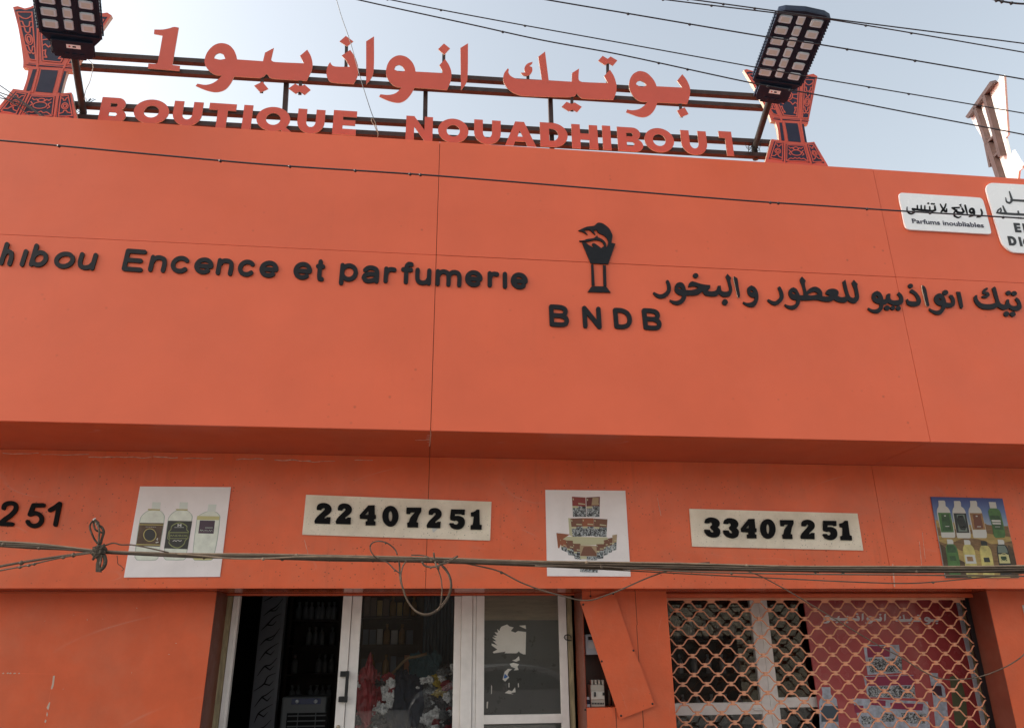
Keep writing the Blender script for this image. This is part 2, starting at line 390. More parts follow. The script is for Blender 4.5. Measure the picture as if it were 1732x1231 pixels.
# shell of the shop
shell = MB()
shell.box(XL+.05, XL+.25, YL+.12, 9, 0, Z_TOP-.5); shell.box(XR-.25, XR-.05, YL+.12, 9, 0, Z_TOP-.5)
shell.box(XL+.05, XR-.05, 8.8, 9, 0, Z_TOP-.5); shell.box(XL+.05, XR-.05, YF+.17, 9, Z_TOP-.5, Z_TOP-.35)
shell.box(XL+.02, XL+.05, YF+.17, 9.05, Z_FB+.05, Z_TOP-.02); shell.box(XR-.05, XR-.02, YF+.17, 9.05, Z_FB+.05, Z_TOP-.02)
shell.build('shell_wall', mt['paint'], shop)
room = MB()
RX0, RX1 = -3.2, 7.4
room.box(RX0, RX1, YD+.14, 6.2, -.02, .006); room.box(RX0, RX1, YD+.14, 6.2, 2.75, 2.8)
room.box(RX0, RX1, 6.2, 6.3, 0, 2.8); room.box(RX0-.1, RX0, YD+.14, 6.2, 0, 2.8); room.box(RX1, RX1+.1, YD+.14, 6.2, 0, 2.8)
room.box(RX0, RX1, YD+.125, YD+.139, Z_LIN+.03, 2.8)
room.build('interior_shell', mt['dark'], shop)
# peeled paint on the left wall
pe = MB()
rnd = random.Random(3)
def flake(pts):
    pe.relief(shape([smooth(Z(0, 960, 3.849, pts), True, 2)]), plane(YW-.0012, YW+.001))
for k in range(5):
    x = 18+k*24+rnd.uniform(-6, 6); w = rnd.uniform(5, 13)
    flake([(x, 684), (x+w, 681+rnd.uniform(-3, 3)), (x+w+3, 687), (x+2, 690)])
flake([(345, 702), (357, 700), (352, 740), (348, 768), (338, 790), (331, 786), (340, 748)])
flake([(322, 872), (326, 875), (320, 905), (314, 925), (303, 910), (312, 890)])
flake([(306, 935), (311, 950), (306, 968), (302, 955)]); flake([(296, 985), (302, 992), (297, 1008), (288, 1002)])
for (x, y) in ((890, 261), (728, 312), (707, 388), (1146, 490), (857, 682), (1100, 562), (567, 337), (480, 308), (292, 345), (1097, 846), (412, 787), (669, 332)):
    a = rnd.uniform(0, 3); l = rnd.uniform(3, 8)
    flake([(x-l*math.cos(a), y-l*math.sin(a)), (x+1.6, y-1), (x+l*math.cos(a), y+l*math.sin(a)), (x-1, y+1.5)])
pe.build('paint_chip', simple('chipped_primer', (.60, .47, .38), .8), shop)
pl = MB()
for a, b in ((( -20, 683), (345, 690)), ((345, 690), (330, 800)), ((330, 800), (310, 900)), ((310, 900), (285, 1050))):
    q = Z(0, 960, 3.849, [a, b]); pl.relief(shape(stroke([(*q[0],), (*q[1],)], .5)), plane(YW-.0006, YW+.001))
pl.build('peel_edge', mt['wall'], shop)

scf = simple('scuffed_paint', (.66, .40, .31), .7, var=.4, vs=30)
def PZ(x, y, z):
    d = ray(x, y); return CAM+d*(z-CAM[2])/d[2]
def soff(pts, w):
    sh = shape(stroke(Z(690, 700, 13.68, [(a, b, w*c) for a, b, c in pts])))
    zz = Z_FB+.006
    MB().relief(sh, lambda x, y, k: PZ(x, y, zz-.0012) if k == 0 else PZ(x, y, zz-.0012)+np.array([0, 0, .0010])).build('scuff', scf, shop)
soff([(520,395,22),(528,470,20),(515,560,26),(512,650,18),(495,738,24)], 1)
for y, x0 in ((500,440),(545,430),(580,420),(608,170),(655,455)): soff([(x0,y,5),(510,y-4,9)], .8)
rs = random.Random(17)
def wscuff(x, y, l, w, a=0):
    pts = [(x+l*t, y+a*l*t+rs.uniform(-1.2, 1.2), w*rs.uniform(.4, 1)) for t in (0, .25, .5, .75, 1)]
    MB().relief(shape(stroke(pts)), plane(YL-.0009, YL+.001)).build('scuff', scf, shop)
for x, y, l, w in ((5,766,60,1.4),(70,768,80,1.0),(150,772,45,2.0),(196,773,60,1.2),(260,773,40,1.6),(310,775,50,1.3),(400,776,45,1.5),(465,778,60,2.0),(520,780,46,1.3),(600,777,30,1.2)): wscuff(x, y, l, w, .012)
for x, y, l, a in ((1560,900,5,9.0),(1555,915,4,10.0),(1112,842,6,5.0),(515,912,6,4.0),(250,880,3,9.0)): wscuff(x, y, l, .9, a)
wscuff(1510, 955, 3, 2.6, 12.0)
# ------------------------------------------------------------------ lettering helpers
def glyph(parent, name, adds, subs, Yf, Yb, mats):
    return MB().relief(shape(adds, subs), plane(Yf, Yb), 0, 1 if len(mats) > 1 else 0).build(name, mats, parent)
LT, LB = .252, .260
sign = thing('rooftop_sign', 'big red letters in two scripts on brown steel rails along the roof edge', 'sign', P(700, 250, .25))
fr = MB()
def rail(a, b, h=.047, Y0=.268, Y1=.318):
    pa, pb = P(*a, Y0), P(*b, Y0); e = np.array([0, 0, h/2])
    f1 = [pa-e, pb-e, pb+e, pa+e]; f2 = [q+np.array([0, Y1-Y0, 0]) for q in f1]; return f1, f2
for a, b in (((110, 88.5), (1330, 164.5)), ((95, 108), (1330, 182.5)), ((85, 172.5), (1345, 242)), ((85, 194), (1345, 264.5))):
    MB().hexa(*rail(a, b)).build('rail', mt['steel'], sign)
def post(a, b, w=.042):
    Y0, Y1 = .3185, .36; pa, pb = P(*a, Y0), P(*b, Y0); e = np.array([w/2, 0, 0]); d = np.array([0, Y1-Y0, 0])
    MB().hexa([pb-e, pb+e, pa+e, pa-e], [pb-e+d, pb+e+d, pa+e+d, pa-e+d]).build('post', mt['steel'], sign)
for a, b in (((484.5, 129), (478, 240)), ((720, 146), (718, 262)), ((931, 158), (935, 275))):
    post(a, b)
AR = []   # rooftop Arabic outlines in photo pixels, reused by the printed panel behind the grille
A_ = lambda p: Z(240, 30, 5.0058, p)
B_ = lambda p: Z(500, 40, 5.0058, p)
C_ = lambda p: Z(840, 70, 5.0058, p)
AR.append(([A_([(105,102),(175,102),(230,92),(272,80),(312,86),(258,402),(322,410),(318,452),(50,430),(55,390),(118,392),(133,380),(175,152),(102,138)])], []))
AR.append(([A_([(680,217),(735,232),(775,270),(797,315),(806,355),(1025,370),(1042,298),(1117,258),(1094,358),(1105,370),(1130,377),(1372,388),(1338,325),(1400,272),(1430,325),(1445,390),(1440,440),(1418,490),(1395,535),(1110,517),(1080,505),(1065,485),(1052,478),(1040,492),(1010,508),(985,510),(782,498),(750,560),(705,608),(650,628),(600,628),(530,610),(455,578),(470,560),(540,570),(600,555),(650,520),(680,488),(625,485),(580,460),(545,420),(530,375),(545,310),(585,255),(630,225)])],
           [A_([(658,300),(690,312),(706,350),(660,357),(610,345),(625,315)])]))
AR.append(([A_([(1020,543),(1070,603),(1003,634),(950,577)])], []))
AR.append(([A_([(1297,560),(1340,580),(1378,568),(1428,612),(1378,655),(1335,625),(1302,645),(1242,600)])], []))
AR.append(([B_([(425,106),(488,152),(435,194),(372,152)])], []))
AR.append(([B_([(462,224),(500,280),(525,350),(532,410),(515,470),(492,511),(340,503),(290,490),(265,450),(262,400),(275,355),(292,327),(310,355),(340,365),(458,368),(425,310),(390,272)])], []))
AR.append(([B_([(597,152),(664,110),(661,400),(640,465),(597,516)])], []))
AR.append(([B_([(885,270),(940,285),(985,325),(1008,370),(1016,408),(1245,420),(1240,395),(1216,355),(1265,302),(1300,355),(1320,420),(1312,490),(1282,563),(1008,542),(975,600),(930,648),(880,669),(820,663),(765,645),(707,618),(718,600),(790,605),(850,588),(900,540),(850,535),(805,505),(775,460),(765,410),(775,355),(800,310),(840,280)])],
           [B_([(878,350),(905,365),(926,402),(880,408),(835,390),(850,360)])]))
AR.append(([B_([(1256,170),(1307,212),(1258,265),(1206,218)])], []))
AR.append(([B_([(1395,208),(1460,168),(1455,470),(1435,520),(1400,566)])], []))
AR.append(([C_([(95,230),(103,240),(100,265),(120,295),(160,315),(200,320),(383,330),(352,133),(410,88),(441,333),(635,343),(638,270),(698,232),(694,320),(705,338),(730,346),(942,355),(910,295),(960,242),(995,300),(1016,380),(1010,440),(988,495),(730,485),(705,472),(690,455),(678,442),(665,460),(640,470),(600,473),(230,462),(170,448),(110,415),(70,370),(55,320),(65,270)])], []))
AR.append(([C_([(305,175),(300,190),(275,210),(300,220),(303,250),(285,280),(255,295),(225,290),(203,268),(245,265),(235,250),(240,215),(265,188)])], []))
AR.append(([C_([(592,513),(637,532),(660,518),(721,555),(682,600),(640,578),(612,593),(551,555)])], []))
AR.append(([C_([(898,124),(940,150),(965,130),(1022,163),(984,208),(945,185),(918,203),(860,165)])], []))
AR.append(([C_([(1215,253),(1270,268),(1320,315),(1345,355),(1354,382),(1572,393),(1528,335),(1572,280),(1610,330),(1638,400),(1636,460),(1615,530),(1362,517),(1340,575),(1300,622),(1250,642),(1200,637),(1150,620),(1096,600),(1105,578),(1150,585),(1210,573),(1255,540),(1280,512),(1225,510),(1175,485),(1140,440),(1122,390),(1125,335),(1150,285),(1185,260)])],
           [C_([(1215,333),(1250,350),(1270,375),(1225,387),(1180,365),(1192,342)])]))
AR.append(([C_([(1528,587),(1592,560),(1625,616),(1560,643)])], []))
AR = [([smooth(p) for p in a], [smooth(p) for p in s]) for a, s in AR]
for a, s in AR: glyph(sign, 'letter', a, s, LT, LB, [mt['letter'], mt['cream']])
# short struts that carry the dots
for a, b in ((A_([(1020, 500)])[0], A_([(1012, 640)])[0]), (A_([(1345, 520)])[0], A_([(1337, 655)])[0]), (B_([(432, 150)])[0], B_([(425, 420)])[0]),
             (B_([(1256, 220)])[0], B_([(1252, 440)])[0]), (C_([(265, 250)])[0], C_([(265, 340)])[0]), (C_([(637, 470)])[0], C_([(638, 595)])[0]),
             (C_([(940, 150)])[0], C_([(940, 360)])[0]), (C_([(1552, 500)])[0], C_([(1565, 645)])[0])):
    Y0 = .2625; pa, pb = P(*a, Y0), P(*b, Y0); e = np.array([.015, 0, 0]); d = np.array([0, .004, 0])
    MB().hexa([pb-e, pb+e, pa+e, pa-e], [pb-e+d, pb+e+d, pa+e+d, pa-e+d]).build('strut', mt['steel'], sign)
# Latin block capitals, unit box y down
def rr(x0, y0, x1, y1): return [(x0, y0), (x1, y0), (x1, y1), (x0, y1)]
def U_():
    return [[(0,0),(.33,0),(.33,.52)]+arc(.5,.52,.17,.22,180,0,10)[1:-1]+[(.67,.52),(.67,0),(1,0),(1,.52)]+arc(.5,.52,.5,.48,0,180,16)[1:-1]+[(0,.52)]], []
BLK = {
 'O': ([ell(.5,.5,.5,.5,36)], [ell(.5,.5,.215,.245,28)]),
 'Q': ([ell(.5,.5,.5,.5,36), [(.62,.78),(.80,.72),(1.08,1.0),(.86,1.06)]], [ell(.5,.5,.215,.245,28)]),
 'U': U_(),
 'I': ([rr(0,0,1,1)], []),
 'T': ([rr(0,0,1,.28), rr(.33,.27,.70,1)], []),
 'E': ([rr(0,0,.42,1), rr(.4,0,1,.25), rr(.4,.385,.95,.60), rr(.4,.75,1,1)], []),
 'H': ([rr(0,0,.33,1), rr(.67,0,1,1), rr(.32,.37,.68,.62)], []),
 'N': ([rr(0,0,.31,1), rr(.69,0,1,1), [(.0,0),(.30,0),(1,1),(.70,1)]], []),
 'A': ([[(.33,0),(.62,0),(1,1),(.71,1),(.655,.82),(.32,.82),(.27,1),(0,1)]], [[(.475,.36),(.57,.62),(.40,.62)]]),
 'D': ([[(0,0),(.45,0)]+arc(.45,.5,.55,.5,-90,90,18)[1:-1]+[(.45,1),(0,1)]], [[(.33,.25),(.43,.25)]+arc(.43,.5,.23,.25,-90,90,14)[1:-1]+[(.43,.75),(.33,.75)]]),
 'B': ([[(0,0),(.60,0)]+arc(.62,.26,.30,.26,-90,60,10)+arc(.66,.73,.34,.27,-65,90,12)+[(0,1)]],
       [smooth([(.36,.23),(.58,.23),(.63,.30),(.58,.38),(.36,.38)]), smooth([(.36,.60),(.60,.60),(.67,.68),(.60,.77),(.36,.77)])]),
 '1': ([[(0,0),(.98,0),(.98,1),(.45,1),(.45,.28),(0,.28)]], []),
}
LAT = [('B',173.6,218.5,164.2),('O',226.5,285.5,166.8),('U',296,344.8,170.6),('T',355.3,400.8,174.0),('I',413.4,428.8,177.6),('Q',433.8,490.5,179.4),('U',505,550.8,183.8),('E',564.9,604.3,186.3),
       ('N',687.4,732.6,195.8),('O',741,792.3,199.4),('U',802,847,202),('A',854.3,906,204.6),('D',912.9,959.3,206.8),('H',966,1010,209.8),('I',1017.8,1032,212.4),('B',1043,1085.5,214.4),('O',1090.2,1140,215.4),('U',1150.2,1193.5,220),('1',1214.8,1237,221.8)]
HL = 40.6
for ch, x0, x1, yt in LAT:
    sl_ = .066-.000005*(x0-200); w = x1-x0
    sx = lambda x: lean(x, yt+20)*HL
    off = .5*sx((x0+x1)/2) if ch in 'OQ' else 0
    q = quadmap([(x0-off, yt), (x1-off, yt+sl_*w), (x1+sx(x1)-off, yt+HL+sl_*w), (x0+sx(x0)-off, yt+HL)])
    ad, su = BLK[ch]
    glyph(sign, 'letter', [[q(*p) for p in a] for a in ad], [[q(*p) for p in a] for a in su], LT, LB, [mt['letter'], mt['cream']])

# ------------------------------------------------------------------ incense burner boards on the roof edge
EM = lambda p: [tuple(P(q[0], q[1], .20)[[0, 2]]) + (() if len(q) < 3 else (q[2]*6.58/F_PX/math.cos(.5)*.93,)) for q in Z(1250, 100, 6.4815, p)]
EMO = np.array(P(1250+600/6.4815, 100+1140/6.4815, .20))[[0, 2]]
def emblem_board(cx, cz, Y, s, label):
    t = thing('burner_board', label, 'sign', (cx, Y+.02, cz), 'incense burner boards on the roof edge')
    def mp(yf, yb):
        return lambda x, z, k: (cx+(x-EMO[0])*s, yf if k == 0 else yb, cz+(z-EMO[1])*s)
    out = [smooth(EM(p), True, 4, 40) for p in (
        [(52,122),(85,112),(150,133),(190,118),(222,92),(262,92),(330,118),(457,140),(590,140),(660,128),(700,150),(745,176),(790,168),(815,163),(860,190),(755,718),(560,705),(355,682),(328,612),(180,330)],
        [(395,670),(730,700),(715,715),(725,800),(748,925),(440,905),(425,780)],
        [(355,878),(440,890),(600,905),(748,915),(825,908),(900,1040),(968,1155),(985,1190),(270,1190),(290,1115),(325,990)])]
    MB().relief(shape(out), mp(Y, Y+.035), 0, 1).build('board', [mt['letter'], mt['cream']], t)
    dk = [[(80,150),(120,140),(160,152),(222,128),(250,150),(452,622),(375,606)],
          [(268,150),(330,140),(457,160),(600,160),(662,170),(668,240),(640,640),(478,622)],
          [(712,215),(760,205),(832,205),(765,655),(690,650),(700,400)],
          [(385,640),(450,648),(455,672),(375,660)], [(472,650),(668,660),(668,682),(478,672)], [(690,665),(760,670),(755,690),(688,684)],
          [(505,700),(640,708),(655,780),(678,915),(540,903),(525,800)], [(440,698),(470,700),(500,900),(465,895)], [(690,712),(710,716),(745,918),(722,914)],
          [(385,905),(490,920),(488,1125),(430,1095),(370,1085),(325,1100)], [(512,935),(715,945),(772,1140),(700,1120),(630,1110),(560,1118),(508,1135)], [(742,940),(820,925),(935,1145),(870,1130),(805,1150)]]
    MB().relief(shape([smooth(EM(p), True, 3, 40) for p in dk]), mp(Y-.002, Y-.0005)).build('navy_face', mt['navy'], t)
    ln = []
    def L(pts, w=11, closed=False, k=3): ln.extend(stroke(EM([(a, b, w) for a, b in pts]), None, closed, True, True, k))
    def motif(q, rows, w=11):
        f = quadmap(q)
        for r, cl in rows: L([f(*p) for p in r], w, cl)
    swag = [(0,.06),(.25,.12),(.5,.14),(.75,.12),(1,.06)]
    br1 = [(0,.20),(.22,.20),(.30,.29),(.5,.31),(.70,.29),(.78,.20),(1,.20)]
    br2 = [(0,.31),(.25,.32),(.32,.42),(.5,.44),(.68,.42),(.75,.32),(1,.31)]
    low = [(0,.72),(.25,.72),(.35,.81),(.5,.82),(.65,.81),(.75,.72),(1,.72)]
    low2 = [(0,.84),(.3,.88),(.5,.84),(.7,.88),(1,.84)]
    fr_ = [(0,0),(1,0),(1,1),(0,1)]
    c1 = ell(.5,.58,.34,.11,14); c2 = ell(.5,.58,.17,.065,12)
    motif([(105,170),(222,170),(430,615),(372,600)], [(fr_, True), (swag, False), (br1, False), (br2, False), (low, False), (low2, False), (c1, True), (c2, True)], 12)
    motif([(722,228),(815,232),(760,650),(694,648)], [(fr_, True), (swag, False), (br1, False), (br2, False), (low, False), (low2, False), (c1, True), (c2, True)], 12)
    cs = [([(0,.04),(.3,.10),(.5,.16),(.7,.10),(1,.04)], False), ([(0,.24),(.15,.25),(.2,.33),(.32,.36),(.4,.3)], False), ([(1,.24),(.85,.25),(.8,.33),(.68,.36),(.6,.3)], False),
          (ell(.5,.5,.27,.12,18), True), (ell(.5,.5,.19,.08,16), True), ([(0,.46),(.23,.47)], False), ([(1,.46),(.77,.47)], False), ([(0,.58),(.25,.55)], False), ([(1,.58),(.75,.55)], False),
          ([(0,.70),(.12,.66),(.25,.72),(.35,.66),(.5,.64),(.65,.66),(.75,.72),(.88,.66),(1,.70)], False), ([(0,.80),(.14,.78),(.12,.86),(.2,.93),(0,.93)], False), ([(1,.80),(.86,.78),(.88,.86),(.8,.93),(1,.93)], False), (fr_, True)]
    motif([(285,165),(655,185),(632,632),(488,618)], cs, 12)
    for p in ([(250,120),(300,250),(470,690)], [(690,160),(682,420),(676,690)], [(480,690),(520,905)], [(672,700),(712,912)], [(500,905),(500,1140)], [(730,920),(785,1150)]): L(p, 16)
    L([(365,652),(460,655),(560,664),(672,672),(765,680)], 9)
    ft = [(fr_, True), ([(0,.1),(.3,.12),(.4,.22),(.6,.22),(.7,.12),(1,.1)], False), (ell(.5,.5,.3,.15,14), True), (ell(.5,.5,.15,.08,12), True), ([(0,.85),(.3,.82),(.4,.72),(.6,.72),(.7,.82),(1,.85)], False)]
    motif([(400,915),(478,928),(472,1112),(345,1085)], ft, 10); motif([(757,945),(812,938),(918,1125),(812,1130)], ft, 10)
    mid = [(fr_, True), (ell(.5,.47,.26,.17,16), True), (ell(.5,.2,.14,.09,12), True), ([(.1,.12),(.2,.2),(.3,.15),(.36,.25)], False), ([(.9,.12),(.8,.2),(.7,.15),(.64,.25)], False), ([(.1,.3),(.2,.4),(.12,.55),(.2,.62)], False), ([(.9,.3),(.8,.4),(.88,.55),(.8,.62)], False), ([(.05,.95),(.2,.82),(.3,.86),(.4,.78),(.5,.84),(.6,.78),(.7,.86),(.8,.82),(.95,.95)], False)]
    motif([(525,945),(708,952),(758,1125),(520,1118)], mid, 10)
    MB().relief(shape(ln), mp(Y-.004, Y-.0021)).build('tracery', mt['letter'], t)
    MB().box(cx-.02, cx+.02, Y+.036, Y+.08, cz-.35, cz+.75).build('mast', mt['steel'], t)
    return t
pr = P(1250+600/6.4815, 100+1140/6.4815, .20)
emblem_board(pr[0], pr[2], .20, 1.0, 'incense burner cutout board behind the lamp at the right end of the roof letters')
plf = P(52.5, 199, .20)
emblem_board(plf[0], plf[2], .20, 1.10, 'incense burner cutout board beside the lamp at the left end of the roof letters')

# third board, seen from behind at the corner
o3 = P(1690, 220, 1.0); n3 = np.array([math.sin(R_(58)), -math.cos(R_(58)), 0]) * -1
nb = np.array([-n3[0], -n3[1], 0])
t3 = thing('burner_board', 'white backed cutout board seen from behind at the right corner of the roof', 'sign', PN(1700, 300, o3, n3), 'incense burner boards on the roof edge')
E3 = lambda p: Z(1632, 120, 6.48, p)
view3 = (CAM-o3)/np.linalg.norm(CAM-o3)
sg = 1 if np.dot(n3, view3) > 0 else -1
def mp3(d0, d1):
    return lambda x, y, k: PN(x, y, o3, n3) + n3*sg*(d0 if k == 0 else d1)
MB().relief(shape([E3([(380,60),(415,50),(430,60),(445,300),(472,705),(445,735),(495,950),(528,872),(630,1040),(630,1070),(590,1100),(578,1230),(330,1230),(325,1110),(352,1080),(310,1000),(255,850),(65,520),(300,150),(370,105)])]), mp3(0, -.02)).build('board', mt['whiteboard'], t3)
def bar3(a, b, w=34, d0=.06, d1=.005):
    q = E3([a, b]); MB().relief(shape(stroke([q[0], q[1]], w/6.48, False, False, False)), mp3(d0, d1)).build('brace', mt['steel'], t3)
bar3((75, 500), (355, 110)); bar3((160, 390), (290, 790)); bar3((265, 255), (445, 925)); bar3((300, 780), (450, 1240), 48)
bar3((280, 800), (330, 1045), 22, .058, .006); bar3((270, 800), (365, 705), 18, .057, .007); bar3((375, 925), (420, 880), 20, .056, .007); bar3((320, 1005), (350, 980), 16, .055, .007)

# ------------------------------------------------------------------ solar lamps on leaning poles
def lamp(pbase, pfar, pfoot, Yb, width, length, label, tilt):
    B = P(*pbase, Yb); d = ray(*pfar); d = d/np.linalg.norm(d)
    # far end: point on the far ray at the housing's length from the base, on the street side
    oc = CAM-B; bq = np.dot(oc, d); cq = np.dot(oc, oc)-length**2; ds = max(bq*bq-cq, 0); tt = -bq-math.sqrt(ds)
    Fp = CAM+d*tt
    a = (Fp-B)/np.linalg.norm(Fp-B); view = CAM-(B+Fp)/2; view /= np.linalg.norm(view)
    w = np.cross(a, view); w /= np.linalg.norm(w); n = np.cross(w, a)
    if np.dot(n, view) < 0: n = -n
    w = np.cross(n, a)
    c, s_ = math.cos(R_(tilt)), math.sin(R_(tilt)); w, n = w*c+n*s_, n*c-w*s_
    if np.dot(w, rgt) < 0: w = -w
    foot = P(*pfoot, .31)
    t = thing('solar_lamp', label, 'street lamp', foot, 'solar lamps on the roof edge')
    LL = float(np.linalg.norm(Fp-B)); wd = width
    def pt(u, v, h): return B+w*(u*wd)+a*(v*LL)+n*h
    out = [(-.36,0),(.36,0),(.36,.12),(.44,.17),(.5,.21),(.5,.96),(.38,.985),(.0,1.0),(-.38,.985),(-.5,.96),(-.5,.21),(-.44,.17),(-.36,.12)]
    hb = MB(); hb.relief(shape([out]), lambda x, y, k: pt(x*(1 if k == 0 else .97), y, 0 if k == 0 else -.06))
    rim = [(-.5,.21),(.5,.21),(.5,.96),(.38,.985),(0,1),(-.38,.985),(-.5,.96)]
    inn = [(-.455,.225),(.455,.225),(.455,.935),(.36,.945),(0,.955),(-.36,.945),(-.455,.935)]
    hb.relief(shape([rim], [inn]), lambda x, y, k: pt(x, y, .014 if k == 0 else .0005))
    for u in (-.16, .125): hb.relief(shape([rr(u-.008, .25, u+.008, .93)]), lambda x, y, k: pt(x, y, .006 if k == 0 else .0005))
    for k in range(9): hb.relief(shape([rr(-.13+k*.026, .205, -.118+k*.026, .245)]), lambda x, y, k: pt(x, y, .010 if k == 0 else .0004))
    for k in range(22):   # cooling fins along both long sides
        for sx in (-1, 1):
            y0 = .24+k*.032; hb.relief(shape([rr(*(sorted((sx*.5, sx*.53))[0], y0, sorted((sx*.5, sx*.53))[1], y0+.010))]), lambda x, y, k: pt(x, y, .002 if k == 0 else -.055))
    hb.build('housing', mt['housing'], t, .003)
    bx_ = MB(); bx_.relief(shape([[(-.30,-.005),(.30,-.005),(.335,.05),(.335,.17),(-.335,.17),(-.335,.05)]]), lambda x, y, k: pt(x, y, .028 if k == 0 else .0006))
    bx_.relief(shape([rr(-.14,.012,-.06,.042)]), lambda x, y, k: pt(x, y, .034 if k == 0 else .0285)); bx_.relief(shape([rr(-.02,.012,.06,.042)]), lambda x, y, k: pt(x, y, .034 if k == 0 else .0285)); bx_.relief(shape([rr(.10,.012,.18,.042)]), lambda x, y, k: pt(x, y, .034 if k == 0 else .0285))
    bx_.build('driver_box', mt['housing'], t, .003)
    lab = MB().relief(shape([rr(-.10,.095,.13,.135)]), lambda x, y, k: pt(x, y, .0295 if k == 0 else .0286)).build('sticker', mt['plaque'], t)
    MB().relief(shape([ell(-.05,.115,.016,.0075,12)]), lambda x, y, k: pt(x, y, .0302 if k == 0 else .0296)).build('print_mark', simple('red_dot', (.5, .02, .02)), lab)
    MB().relief(shape([rr(.0,.107,.055,.122)]), lambda x, y, k: pt(x, y, .0302 if k == 0 else .0296)).build('print_mark', mt['digit'], lab)
    for row in range(6):
        v = .305+row*.117
        for col, (u, hw, hh, dv) in enumerate(((-.31, .125, .041, 0), (-.02, .075, .051, .012), (.285, .115, .041, 0))):
            m_ = MB()
            def oct_(e): return [(u-hw+e*.6, v+dv-hh+.010), (u-hw+.035, v+dv-hh+e*.3), (u+hw-.035, v+dv-hh+e*.3), (u+hw-e*.6, v+dv-hh+.010), (u+hw-e*.6, v+dv+hh-.010), (u+hw-.035, v+dv+hh-e*.3), (u-hw+.035, v+dv+hh-e*.3), (u-hw+e*.6, v+dv+hh-.010)]
            o1, o2 = oct_(0), oct_(.022)
            v1 = [pt(x, y, .0008) for x, y in o1]; v2 = [pt(x, y, .012) for x, y in o2]
            m_.add(v1+v2, [tuple(range(8, 16))]+[(i, (i+1) % 8, (i+1) % 8+8, i+8) for i in range(8)], 0)
            led = m_.build('led_panel', mt['lens'], t)
            MB().relief(shape([rr(u-hw*.62, v+dv-hh*.55, u+hw*.62, v+dv+hh*.55)]), lambda x, y, k: pt(x, y, .0128 if k == 0 else .0121)).build('chip', mt['lensin'], led)
    e1 = pt(0, -.01, -.02); e0 = pt(0, .08, -.028)
    MB().tube([foot-np.array([0, 0, .12]), foot, foot+(e1-foot)*.5, e1, e0], .030, 10).build('pole', mt['pole'], t)
    MB().relief(shape([[(-.20,-.03),(.20,-.03),(.24,.02),(-.24,.02)]]), lambda x, y, k: pt(x, y, .02 if k == 0 else -.058)).build('collar', mt['housing'], t, .004)
    wr = MB()
    rg = random.Random(int(foot[0]*1000))
    for k in range(7):   # wire lashing at the pole foot
        c0 = foot+np.array([rg.uniform(-.05, .05), -.03, rg.uniform(-.06, .06)])
        wr.tube([c0+np.array([.06*math.cos(q*.9+k), -.01+.02*math.sin(q), .05*math.sin(q*1.3+k)+.02*math.cos(q*2)]) for q in np.arange(0, 6, .5)], .0028, 4)
    wr.build('lashing_wire', mt['pole'], t)
    return t, pt
lamp((1303, 168), (1363, 18), (1276, 252), -.30, .425, .86, 'tall solar lamp leaning outward at the right end of the roof letters', 14)
tl, ptl = lamp((125, 94), (103, -82), (141, 190), -.30, .435, .86, 'solar lamp cut by the photo top at the left end of the roof letters', -4)

# ------------------------------------------------------------------ raised lettering on the fascia
FT, FB_ = YF-.014, YF-.003
r_bold = 8.2
STK = {
 'h': [([(0,0),(0,1)],0),([(0,.66),(.12,.44),(.45,.36),(.82,.42),(1,.66),(1,1)],0)],
 'i': [([(.5,0),(.5,1)],0)],
 'b': [([(0,0),(0,1)],0),(ell(.5,.67,.5,.33,20),1)],
 'o': [(ell(.5,.5,.5,.5,20),1)],
 'u': [([(0,0),(0,.6),(.12,.9),(.45,1),(.8,.9),(1,.6)],0),([(1,0),(1,1)],0)],
 'E': [([(1,0),(0,0),(0,1),(1,1)],0),([(0,.5),(.88,.5)],0)],
 'n': [([(0,0),(0,1)],0),([(0,.42),(.18,.1),(.52,0),(.88,.1),(1,.42),(1,1)],0)],
 'c': [(arc(.5,.5,.5,.5,-42,-318,16),0)],
 'e': [([(.02,.52),(.98,.52)],0),(arc(.5,.5,.5,.5,0,-312,18),0)],
 't': [([(.42,0),(.42,.78),(.55,.97),(1,.98)],0),([(0,.27),(1,.27)],0)],
 'p': [([(0,0),(0,1)],0),(ell(.5,.38,.5,.38,20),1)],
 'a': [([(.06,.2),(.3,.02),(.62,0),(.92,.12),(1,.4),(1,1)],0),([(1,.48),(.5,.47),(.1,.58),(0,.78),(.16,.97),(.5,1),(.85,.88),(1,.7)],0)],
 'r': [([(0,0),(0,1)],0),([(0,.5),(.2,.14),(.55,.02),(1,.04)],0)],
 'f': [([(1,.02),(.7,0),(.45,.1),(.4,.3),(.4,1)],0),([(0,.32),(.95,.32)],0)],
 'm': [([(0,0),(0,1)],0),([(0,.4),(.1,.1),(.27,0),(.44,.1),(.5,.4),(.5,1)],0),([(.5,.4),(.6,.1),(.77,0),(.94,.1),(1,.4),(1,1)],0)],
 'B': [([(0,0),(0,1)],0),([(0,0),(.6,0),(.88,.08),(.95,.24),(.85,.42),(.6,.48),(0,.48)],0),([(.6,.48),(.92,.58),(1,.76),(.9,.94),(.6,1),(0,1)],0)],
 'N': [([(0,1),(0,0),(1,1),(1,0)],0)],
 'D': [([(0,0),(0,1),(.45,1),(.85,.85),(1,.5),(.85,.15),(.45,0),(0,0)],0)],
}
